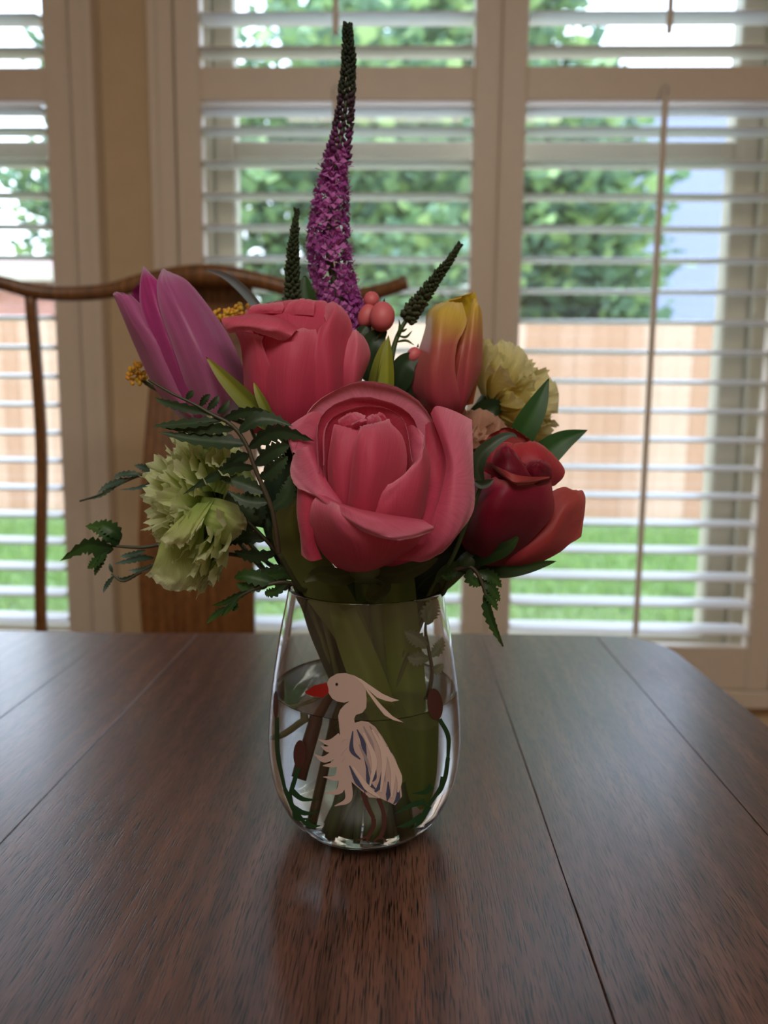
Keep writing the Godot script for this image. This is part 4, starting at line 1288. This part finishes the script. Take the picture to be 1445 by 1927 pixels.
# ============================ veronica spikes ================================
func spike(o: Node3D, d0: float, path: Array, radii: Array, n: int, open_from: float, bud_cols: Array, sz: float, sd: int) -> void:
	var r := RandomNumberGenerator.new()
	r.seed = sd
	var q := PackedVector3Array()
	for k in range(0, path.size(), 3): q.append(Vector3(path[k], path[k + 1], path[k + 2]))
	var s := d0 / FPX
	# shared shapes: a closed bud and an open four-lobed floret
	var bud := PackedVector3Array()
	for j in 5:
		for i in 6:
			var g := TAU * i / 5.0
			var rr: float = [0.0, .34, .42, .24, 0.0][j]
			bud.append(Vector3(cos(g) * rr, [0.0, .2, .55, .9, 1.15][j], sin(g) * rr))
	var bm := []
	for c in bud_cols:
		var cc := PackedColorArray()
		for k in bud.size(): cc.append(c)
		bm.append(sheet(bud, 5, 4, cc, true))
	var fm := []
	for c in [lc(188, 98, 178), lc(206, 124, 198), lc(170, 80, 164)]:
		var st := SurfaceTool.new()
		st.begin(Mesh.PRIMITIVE_TRIANGLES)
		st.set_smooth_group(-1)
		for k in 4:
			var g := TAU * k / 4.0 + .3
			var e := Vector3(cos(g), 0, sin(g))
			var f := Vector3(-e.z, 0, e.x)
			var a := Vector3(0, .45, 0) + e * .08
			var b1 := e * .48 + f * .36 + Vector3(0, .85, 0)
			var b2 := e * .48 - f * .36 + Vector3(0, .85, 0)
			var tip := e * .95 + Vector3(0, .80, 0)
			st.set_color(c)
			for v in [a, b1, b2, b1, tip, b2]: st.add_vertex(v)
			st.set_color(lin(rgb(96, 60, 100)))
			for v in [Vector3(0, -.1, 0), a, a.rotated(Vector3.UP, -TAU / 4)]: st.add_vertex(v)
		for k in 2:
			var e := Vector3(.25 - .5 * k, 1.5, .12)
			st.set_color(c)
			for v in [Vector3(0, .4, 0), e, e + Vector3(.07, 0, .05)]: st.add_vertex(v)
		st.generate_normals()
		fm.append(st.commit())
	part(o, "stem", tube(pts(d0, path), [.0022, .0018, .0012, .0008], 8, 30, [lc(70, 92, 50), lc(62, 82, 48)]), M.stem)
	var hair := begin()
	for i in n:
		var t := 1.0 - pow((i + .5) / n, 1.35)       # from the foot (0) to the tip (1), tip first in size
		var m := spl(q, t)
		var dd := (spl(q, t + .01) - spl(q, t - .01)).normalized()
		var a := dd.cross(Vector3(.2, .1, 1)).normalized()
		var b := a.cross(dd)
		var g := i * 2.39996
		var out := a * cos(g) + b * sin(g)
		var rad := flt(radii, t)
		var open := t < open_from + r.randf_range(-.04, .04)
		var size := (lerpf(.80, .44, t) if not open else 1.0) * sz * r.randf_range(.75, 1.15)
		var dir := (out + dd * lerpf(.35, 1.3, t) + (Vector3(r.randfn(), r.randfn(), r.randfn()) * (.42 if open else .16))).normalized()
		var from := m + out * maxf(rad - size * (1.05 if open else .8), 0.0)
		var x := dir.cross(Vector3(.3, .5, .8)).normalized()
		var w0 := K(from.x, from.y, from.z, d0)
		var wd := (K(from.x + dir.x, from.y + dir.y, from.z + dir.z, d0) - w0).normalized()
		var wx := (K(from.x + x.x, from.y + x.y, from.z + x.z, d0) - w0).normalized()
		wx = (wx - wd * wx.dot(wd)).normalized()
		var bs := Basis(wx, wd, wx.cross(wd)).scaled(Vector3.ONE)
		var mesh: Mesh = fm[r.randi() % 3] if open else bm[mini(int((1.0 - t) / (1.0 - open_from) * bm.size()), bm.size() - 1)]
		var ch := part(o, "floret" if open else "bud", mesh, M.spike)
		ch.transform = Transform3D(bs * Basis.from_scale(Vector3.ONE * size * s * (1.0 if open else 1.25)), w0 - o.position)
		# a fine hair or stamen beyond each
		for hk in 2:
			var jit := Vector3(r.randfn(), r.randfn(), r.randfn()) * .25
			var h0 := m + out * rad * .8
			var h1 := m + out * (rad + lerpf(4.0, 7.0, t)) + dd * 2.0 + jit * 6.0
			var v0 := K(h0.x, h0.y, h0.z, d0)
			var v1 := K(h1.x, h1.y, h1.z, d0)
			var wdt := cam_b.y * (.00004) + cam_b.x * .00003
			for v in [v0 - wdt, v0 + wdt, v1]: hair.add_vertex(v)
	hair.generate_normals()
	part(o, "hairs", hair.commit(), M.hair).set_meta("kind", "stuff")

func build_spikes() -> void:
	M.hair = mat(rgb(86, 84, 66), 0.8)
	var d := .385
	var o := flower("veronica", "tall tapering flower spike, purple below and dark green at the tip, rising above the bunch", "flower spike", d, 668, 615)
	spike(o, d, [672, 640, 0, 660, 606, 0, 640, 565, 0, 626, 520, 0, 618, 470, 0, 619, 420, 0, 624, 360, 0, 634, 300, 0, 645, 240, 0, 652, 180, 0, 656, 120, 0, 654, 50, 0],
		[26.0, 38.0, 42.0, 43.0, 42.0, 38.0, 28.0, 20.0, 17.0, 14.0, 9.0], 520, .63, [lc(46, 60, 40), lc(58, 68, 50), lc(84, 60, 78), lc(126, 64, 122)], 17.5, 31)
	stem(o, K(672, 640, 0, d), Vector2(-.002, -.02), Vector3(.010, TOP + .008, .010), .0018, [lc(70, 92, 50), lc(84, 100, 52)])
	leaf(o, "leaf", d, [592, 600, 10, 580, 572, 10, 574, 545, 8, 574, 518, 4], 19, .7, [lc(40, 66, 30), lc(52, 84, 38)])
	d = .375
	o = flower("veronica", "short green bud spike standing just left of the tall purple one", "flower spike", d, 548, 575)
	spike(o, d, [548, 590, 0, 549, 560, 0, 550, 520, 0, 551, 480, 0, 554, 440, 0, 558, 398, 0], [15.0, 14.0, 13.0, 11.0, 8.0, 3.5], 190, -1.0, [lc(60, 74, 48), lc(72, 84, 58), lc(96, 92, 76)], 14.0, 37)
	stem(o, K(548, 590, 0, d), Vector2(-.012, -.014), Vector3(.012, TOP + .008, -.002), .0014, [lc(70, 92, 50), lc(84, 100, 52)])
	d = .37
	o = flower("veronica", "short green bud spike leaning right, between the pink berries and the yellow tulip", "flower spike", d, 765, 605)
	spike(o, d, [764, 604, 0, 780, 580, 0, 800, 552, 0, 822, 522, 0, 845, 491, 0, 864, 462, 0], [15.0, 15.0, 12.0, 10.0, 7.0, 3.0], 180, -1.0, [lc(60, 72, 44), lc(76, 84, 56), lc(110, 96, 80)], 14.0, 41)
	part(o, "stalk", tube(pts(d, [732, 700, 0, 742, 650, 0, 755, 618, 0, 768, 598, 0]), [.0016, .0012, .0010], 8, 16, [lc(66, 84, 46)]), M.stem)
	for q in [[746, 640, 0, 750, 628, 6, 752, 612, 8, 750, 600, 8], [752, 624, 0, 760, 622, 6, 766, 618, 8], [745, 644, 0, 764, 641, 6, 780, 650, 8], [750, 632, 0, 764, 634, 4, 776, 622, 6]]: leaf(o, "bract", d, q, 2.6, .8, [lc(66, 84, 46)])
	stem(o, K(732, 700, 0, d), Vector2(.006, -.02), Vector3(-.002, TOP + .008, .016), .0014, [lc(70, 92, 50), lc(84, 100, 52)])

func build_fillers() -> void:
	# hypericum berries
	var d := .37
	var o := flower("berry_sprig", "sprig of pink berries on dark leafy stalks, behind the salmon rose", "berries", d, 705, 640)
	var bc := lc(204, 100, 106)
	for b in [[719, 596, 20, 24, 29, .12], [699, 564, -14, 15, 16, .1], [690, 594, -8, 16, 24, .35], [778, 668, 0, 13, 16, .5]]:
		var be := part(o, "berry", egg(d, Vector3(b[0], b[1], b[2]), Vector3(b[3], b[4], b[3]), b[5], bc), M.berry)
		part(be, "tip", tube(pts(d, [b[0] + b[5] * b[4], b[1] - b[4] + 1.0, b[2], b[0] + b[5] * b[4] + 1.0, b[1] - b[4] - 5.0, b[2]]), [.0006, .0002], 6, 4, [lc(60, 40, 36)]), M.stem)
	var dk := [lc(34, 52, 34), lc(46, 66, 42)]
	for q in [[716, 626, 14, 704, 650, 10, 696, 690, 0, 690, 740, 0], [694, 612, -10, 694, 650, -6, 692, 690, 0], [699, 578, -14, 692, 640, -10, 690, 700, 0], [774, 680, 0, 756, 720, 0, 720, 770, 0]]: part(o, "stalk", tube(pts(d, q), [.0011, .0015, .0018], 8, 12, dk), M.stem)
	leaf(o, "leaf", d, [700, 720, 6, 694, 680, 14, 702, 645, 16, 728, 618, 8], 26, .7, dk)
	leaf(o, "leaf", d, [684, 700, 0, 676, 660, 4, 680, 630, 4, 690, 612, 0], 18, .7, dk)
	leaf(o, "leaf", d, [740, 745, 0, 752, 712, 8, 764, 684, 10, 790, 666, 4], 24, .7, dk)
	leaf(o, "leaf", d, [770, 760, -6, 772, 730, 0, 780, 700, 4, 784, 680, 0], 20, .7, dk)
	stem(o, K(690, 745, 0, d), Vector2(.0, -.026), Vector3(-.018, TOP + .0085, .0), .0018, [lc(84, 64, 44), lc(110, 92, 62)])
	# goldenrod
	for gq in [[.385, 258, 704, 18.0, 26, "tuft of small yellow buds peeping out left of the purple tulip", 26, 300], [.40, 430, 592, 40.0, 60, "tuft of small yellow buds behind the salmon rose, beside the tulip", 18, 440]]:
		d = gq[0]
		o = flower("goldenrod", gq[5], "filler flower", d, gq[1], gq[2], "")
		var r := RandomNumberGenerator.new()
		r.seed = int(gq[1])
		for k in gq[4]:
			var px: float = gq[1] + r.randfn() * gq[3] * .5
			var py: float = gq[2] + r.randfn() * gq[6] * .42 - (px - gq[1]) * .3
			var pz := r.randfn() * 9.0
			part(o, "bud", egg(d, Vector3(px, py, pz), Vector3(r.randf_range(3, 5), r.randf_range(4, 6.5), 4), r.randf_range(-1, 1), lc(196 + r.randi() % 30, 146 + r.randi() % 24, 40)), M.stem)
		part(o, "stalk", tube(pts(d, [gq[1], gq[2], -4, (gq[1] + gq[7]) / 2.0 + 20, gq[2] + 30, -10, 470, 800, -20]), [.0008, .0012, .0015], 8, 12, [lc(60, 80, 44)]), M.stem)
		stem(o, K(470, 800, -20, d), Vector2(-.022, -.012), Vector3(.014, TOP + .0082, -.006), .0012, [lc(60, 80, 44), lc(96, 108, 60)])
	# the pale ribbon leaf arching over the chair
	d = .395
	o = flower("ribbon_leaf", "narrow grey blue ribbon leaf arching between the purple tulip and the salmon rose", "leaf", d, 500, 620)
	leaf(o, "blade", d, [520, 660, 0, 500, 606, 0, 478, 566, 0, 448, 534, 6, 420, 516, 10, 384, 506, 14], 12, .8, [lc(120, 140, 140), lc(150, 168, 176), lc(170, 186, 196)], .3, .7, .45)
	stem(o, K(520, 660, 0, d), Vector2(-.01, -.024), Vector3(.016, TOP + .0085, .002), .001, [lc(110, 130, 110)])
	# glossy pointed leaves at the right
	d = .372
	o = flower("leaf_sprig", "sprig of pointed dark green leaves fanning out above the crimson rose", "leaves", d, 970, 860)
	var gl := [lc(34, 64, 28), lc(44, 82, 34), lc(40, 74, 34)]
	leaf(o, "leaf", d, [962, 862, 20, 986, 812, 26, 1012, 762, 24, 1033, 711, 12], 25, .95, gl, .2, .1, .38)
	leaf(o, "leaf", d, [985, 900, 0, 1020, 862, 4, 1060, 830, 4, 1106, 809, -4], 27, .95, gl, .2, .2, .36)
	part(o, "stalk", tube(pts(d, [880, 1010, -30, 930, 930, -20, 964, 866, 0]), [.0014, .0012, .001], 8, 10, gl), M.stem)
	stem(o, K(880, 1010, -30, d), Vector2(.028, -.008), Vector3(-.012, TOP + .0082, -.01), .0014, [lc(60, 84, 44), lc(92, 108, 60)])
	# the hooked leaf before the crimson rose
	d = .318
	o = flower("curled_leaf", "dark leaf with hooked tip hugging the left side of the crimson rose", "leaf", d, 900, 910)
	leaf(o, "blade", d, [912, 914, 6, 898, 884, 10, 906, 856, 12, 926, 836, 12, 950, 821, 8, 968, 819, 4, 975, 828, 0], 15, 1.5, [lc(46, 58, 40), lc(52, 66, 46), lc(90, 104, 100)], .25, .2, .22)
	leaf(o, "lobe", d, [893, 906, 6, 906, 912, 8, 920, 908, 8, 928, 902, 6], 8, .8, [lc(40, 52, 36)])
	stem(o, K(906, 912, 2, d), Vector2(.031, .006), Vector3(-.014, TOP + .0085, .004), .001, [lc(60, 84, 44), lc(92, 108, 60)])
	# broad olive leaves low in the bunch, running down into the vase
	d = .338
	o = flower("tulip_leaf", "broad olive tulip leaf left below the front rose, curving into the vase", "leaf", d, 600, 1080)
	leaf(o, "blade", d, [712, 1330, -30, 668, 1200, -20, 622, 1120, 0, 566, 1040, 14, 545, 985, 10, 560, 930, 0], 40, .6, [lc(96, 108, 58), lc(92, 100, 52), lc(84, 88, 40), lc(96, 92, 40)], .3, .2, .55)
	leaf(o, "blade", d, [748, 1460, -30, 728, 1390, -26, 698, 1290, -22, 656, 1180, -10, 628, 1090, 0], 34, .5, [lc(124, 140, 62), lc(112, 126, 58), lc(100, 108, 58)], .3, .15, .5)
	d = .352
	o = flower("tulip_leaf", "wide grey green tulip leaf standing in the vase behind the heron, right of centre", "leaf", d, 780, 1300)
	leaf(o, "blade", d, [770, 1500, -30, 772, 1420, -26, 768, 1300, -20, 752, 1180, -10, 744, 1090, 0, 744, 1040, 0], 38, .5, [lc(110, 132, 58), lc(108, 128, 58), lc(92, 104, 62)], .3, .1, .75)
	leaf(o, "blade", d, [706, 1330, -34, 702, 1240, -34, 696, 1150, -34, 690, 1090, -34, 684, 1030, -34], 24, .5, [lc(110, 128, 58), lc(104, 120, 58), lc(92, 104, 62)], .3, .1, .6)
	leaf(o, "blade", d, [770, 1190, -30, 790, 1140, -20, 820, 1096, -10, 872, 1062, 0], 22, .8, [lc(36, 52, 30), lc(40, 60, 32)])
	o = flower("dark_leaf", "very dark narrow leaf slanting inside the glass, left of the olive leaves", "leaf", d, 600, 1180)
	leaf(o, "blade", d, [652, 1320, -10, 628, 1240, -4, 596, 1160, 4, 566, 1090, 8], 24, .7, [lc(34, 48, 40), lc(30, 44, 40)], .3, .3, .5)
	d = .352
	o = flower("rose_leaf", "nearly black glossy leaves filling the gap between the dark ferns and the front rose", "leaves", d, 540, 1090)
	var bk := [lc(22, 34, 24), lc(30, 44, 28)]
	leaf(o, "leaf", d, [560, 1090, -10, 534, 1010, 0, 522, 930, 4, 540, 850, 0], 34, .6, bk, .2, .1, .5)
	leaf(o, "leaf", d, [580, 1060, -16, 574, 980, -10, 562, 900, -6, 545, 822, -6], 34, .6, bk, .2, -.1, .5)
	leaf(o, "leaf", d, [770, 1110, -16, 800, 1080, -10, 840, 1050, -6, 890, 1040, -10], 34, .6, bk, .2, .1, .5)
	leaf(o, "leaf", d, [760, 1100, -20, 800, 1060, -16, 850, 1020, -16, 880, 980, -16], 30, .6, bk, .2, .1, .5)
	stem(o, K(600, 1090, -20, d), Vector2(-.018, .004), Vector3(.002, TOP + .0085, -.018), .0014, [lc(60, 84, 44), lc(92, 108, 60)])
	# woody twig in the water
	o = thing("twig", "cut reddish brown twig standing in the water behind the heron's feathers", "twig", Vector3(-.016, TOP + .04, .004))
	part(o, "stem", tube(PackedVector3Array([Vector3(-.010, TOP + .095, -.012), Vector3(-.017, TOP + .06, .0), Vector3(-.024, TOP + .032, .008)]), [.0022, .0026, .0030], 10, 14, [lc(110, 70, 54), lc(96, 50, 40)]), M.stem)
	part(o, "side_shoot", tube(PackedVector3Array([Vector3(-.017, TOP + .062, .0), Vector3(-.030, TOP + .05, .004), Vector3(-.040, TOP + .046, .004)]), [.0016, .0014, .0012], 8, 10, [lc(130, 124, 84)]), M.stem)

# ============================ ferns =========================================
# a frond: a thin rachis and toothed leaflets, each given by its places
func frond(label: String, d0: float, rachis: Array, leaflets: Array, w: float, rim: Vector2, foot: Vector3, c: Array) -> Node3D:
	var o := flower("fern_frond", label, "fern", d0, rachis[0], rachis[1])
	part(o, "rachis", tube(pts(d0, rachis), [.0011, .0009, .0005], 7, 18, [lc(70, 58, 44), lc(60, 66, 42)]), M.stem)
	for l in leaflets:
		var ww: float = w
		var a: Array = l
		if l.size() % 3 == 1:
			ww = l[l.size() - 1]
			a = l.slice(0, l.size() - 1)
		part(o, "leaflet", leaf_mesh(d0, a, ww * 1.12, .95, c, .22, rng.randf_range(-.5, .5), .28, .42), M.leaf)
	if rim != Vector2.ZERO: stem(o, K(rachis[0], rachis[1], rachis[2], d0), rim, foot, .0012, [lc(60, 66, 42), lc(92, 104, 60)])
	return o

func build_ferns() -> void:
	var c := [lc(38, 52, 34), lc(48, 66, 42), lc(62, 80, 56)]
	var c2 := [lc(36, 56, 32), lc(50, 78, 38), lc(66, 96, 44)]
	var c3 := [lc(40, 58, 44), lc(64, 84, 72), lc(100, 116, 112)]
	frond("dark fern frond laid over the base of the purple tulip, nearest of the ferns", .312, [524, 1040, -20, 514, 966, 0, 499, 927, 6, 479, 879, 10, 467, 844, 12, 449, 814, 14, 429, 795, 16, 399, 780, 16, 365, 760, 14, 322, 740, 10, 280, 715, 4],
		[[399, 780, 16, 350, 768, 12, 312, 758, 6, 290, 748, 2, 9], [420, 790, 16, 370, 796, 14, 320, 800, 8, 286, 802, 2, 11], [440, 808, 16, 400, 806, 14, 350, 806, 8, 302, 804, 2, 12], [462, 836, 14, 420, 832, 14, 360, 826, 8, 297, 813, 2, 17],
		[409, 778, 16, 422, 768, 20, 432, 752, 18, 8], [376, 765, 14, 386, 750, 18, 396, 742, 16, 8], [350, 752, 12, 358, 742, 14, 364, 735, 14, 7], [390, 772, 16, 404, 756, 18, 412, 744, 16, 8],
		[419, 790, 16, 450, 778, 20, 480, 774, 18, 509, 776, 12, 12], [449, 814, 16, 480, 792, 20, 512, 790, 18, 551, 802, 14, 17], [467, 844, 14, 505, 818, 18, 540, 814, 18, 592, 830, 10, 19], [479, 876, 12, 505, 856, 16, 525, 844, 16, 545, 838, 10, 20], [488, 900, 10, 505, 890, 12, 525, 872, 12, 542, 858, 6, 18],
		[480, 880, 10, 440, 880, 10, 395, 900, 4, 343, 931, 0, 13], [470, 856, 10, 450, 862, 10, 430, 880, 6, 414, 905, 0, 18], [499, 927, 6, 470, 915, 6, 440, 905, 2, 412, 902, 0, 15], [505, 945, 4, 480, 945, 4, 455, 940, 2, 430, 925, 0, 15], [510, 960, 2, 535, 940, 4, 545, 920, 4, 548, 890, 0, 20]], 14, Vector2(-.022, .014), Vector3(.004, TOP + .008, .010), c)
	frond("dark fern frond between green carnation and front rose, backlit gaps showing chair wood", .338, [560, 1090, -10, 530, 1050, 0, 500, 1016, 4, 470, 985, 4, 440, 955, 2, 416, 925, 0],
		[[500, 1016, 4, 470, 1012, 6, 440, 1016, 2, 412, 1030, 0, 14], [520, 1040, 2, 490, 1046, 4, 462, 1044, 2, 440, 1036, 0, 14], [480, 995, 4, 450, 996, 4, 424, 1000, 2, 400, 1012, 0, 12], [470, 985, 4, 486, 972, 6, 490, 956, 4, 484, 938, 0, 13], [500, 1012, 4, 516, 998, 6, 522, 980, 4, 518, 960, 0, 14], [520, 1034, 4, 540, 1016, 6, 546, 1000, 4, 545, 980, 0, 14], [450, 965, 4, 466, 950, 4, 468, 936, 2, 460, 918, 0, 12], [540, 1062, 0, 520, 1074, 2, 494, 1080, 2, 470, 1074, 0, 13]], 13, Vector2(-.028, .002), Vector3(.008, TOP + .008, .012), c)
	frond("feathery fern tip reaching left above the green carnation's edge", .372, [420, 960, -20, 350, 910, -10, 300, 892, 0, 268, 893, 0, 230, 908, 0, 190, 930, 0, 150, 943, 0],
		[[268, 893, 0, 245, 892, 4, 225, 894, 2, 212, 902, 0, 7], [245, 900, 0, 222, 908, 2, 200, 916, 0, 182, 930, 0, 8], [222, 912, 0, 205, 922, 2, 185, 934, 0, 148, 943, 0, 5], [300, 892, 0, 280, 884, 6, 265, 878, 8, 252, 876, 8, 8], [330, 900, 0, 300, 905, 2, 260, 918, 0, 222, 922, 0, 5]], 8, Vector2(-.031, -.004), Vector3(.012, TOP + .0085, .008), c3)
	frond("broad lobed green leaves at the far left below the green carnation", .365, [440, 1010, -20, 330, 1020, -10, 270, 1030, 0, 220, 1028, 0, 180, 1026, 0],
		[[222, 1028, 0, 210, 1010, 10, 190, 995, 12, 160, 990, 8, 20], [214, 1034, 4, 190, 1030, 12, 160, 1028, 12, 112, 1056, 0, 20], [205, 1030, 4, 190, 1048, 10, 176, 1062, 8, 164, 1070, 0, 12], [198, 1038, 4, 190, 1055, 8, 182, 1070, 6, 178, 1084, 0, 8], [228, 1016, 4, 214, 1000, 12, 196, 990, 12, 180, 986, 8, 16]], 16, Vector2(-.030, .004), Vector3(.006, TOP + .0085, -.012), c2)
	frond("curly fern tip dangling below the green carnation", .36, [480, 1050, -20, 400, 1040, -10, 320, 1050, 0, 262, 1078, 0, 232, 1094, 0, 210, 1080, 0],
		[[290, 1050, 0, 265, 1050, 2, 240, 1056, 0, 212, 1062, 0, 7], [275, 1036, 0, 255, 1042, 2, 236, 1046, 0, 226, 1048, 0, 6], [262, 1076, 0, 246, 1086, 2, 226, 1090, 0, 222, 1082, 0, 5], [290, 1064, 0, 270, 1072, 2, 256, 1074, 0, 240, 1074, 0, 6], [212, 1078, 0, 208, 1068, 2, 206, 1060, 0, 4], [214, 1084, 0, 204, 1096, 2, 198, 1106, 0, 194, 1116, 0, 5], [310, 1058, 0, 284, 1066, 2, 266, 1068, 0, 5]], 6, Vector2(-.029, .010), Vector3(.010, TOP + .0085, .004), c3)
	frond("small lobed sprig hanging low left of the vase rim", .335, [580, 1110, -20, 540, 1096, 0, 505, 1100, 6, 470, 1112, 6, 440, 1130, 4, 410, 1156, 0],
		[[540, 1096, 2, 520, 1112, 6, 505, 1116, 4, 498, 1118, 0, 10], [520, 1098, 4, 490, 1090, 8, 460, 1084, 6, 440, 1088, 0, 17], [505, 1102, 4, 480, 1104, 6, 458, 1104, 4, 444, 1096, 0, 12], [470, 1112, 6, 445, 1122, 8, 420, 1134, 4, 398, 1140, 0, 8], [450, 1124, 6, 436, 1140, 8, 426, 1150, 4, 416, 1162, 0, 7], [440, 1130, 4, 444, 1140, 6, 441, 1146, 4, 438, 1150, 0, 6], [425, 1142, 4, 412, 1152, 4, 400, 1162, 2, 388, 1174, 0, 7], [550, 1090, 2, 535, 1080, 6, 510, 1082, 4, 490, 1078, 0, 12]], 10, Vector2(-.032, .008), Vector3(.004, TOP + .0085, -.016), c2)
	frond("fern tip drooping at the right, under the crimson rose", .338, [850, 1075, -10, 880, 1066, 0, 896, 1076, 4, 908, 1100, 6, 918, 1130, 6, 930, 1170, 4, 946, 1216, 0],
		[[898, 1076, 4, 918, 1082, 8, 932, 1092, 6, 944, 1106, 0, 13], [884, 1070, 4, 884, 1086, 8, 894, 1096, 6, 906, 1102, 0, 14], [904, 1090, 4, 922, 1104, 8, 932, 1118, 6, 941, 1132, 0, 11], [908, 1106, 4, 920, 1122, 8, 928, 1134, 6, 936, 1150, 0, 11], [912, 1116, 6, 918, 1150, 8, 930, 1182, 4, 947, 1218, 0, 11], [860, 1074, 0, 850, 1082, 4, 840, 1086, 2, 830, 1082, 0, 8]], 11, Vector2(.033, .004), Vector3(-.010, TOP + .0085, .010), c2)
	frond("pale fern leaflet pressed inside the glass, upper right of the vase", .352, [800, 1330, -10, 812, 1270, 0, 806, 1220, 0, 800, 1180, 0, 810, 1130, 0],
		[[804, 1176, 0, 806, 1160, 4, 812, 1142, 4, 822, 1126, 0, 18], [804, 1220, 0, 790, 1206, 4, 776, 1196, 4, 760, 1188, 0, 16], [808, 1240, 0, 792, 1238, 4, 780, 1240, 4, 766, 1236, 0, 15], [808, 1236, 0, 820, 1226, 4, 828, 1214, 4, 832, 1198, 0, 13], [810, 1262, 0, 818, 1260, 4, 826, 1256, 4, 834, 1248, 0, 11]], 15, Vector2.ZERO, Vector3.ZERO, [lc(120, 134, 108), lc(146, 158, 134)])
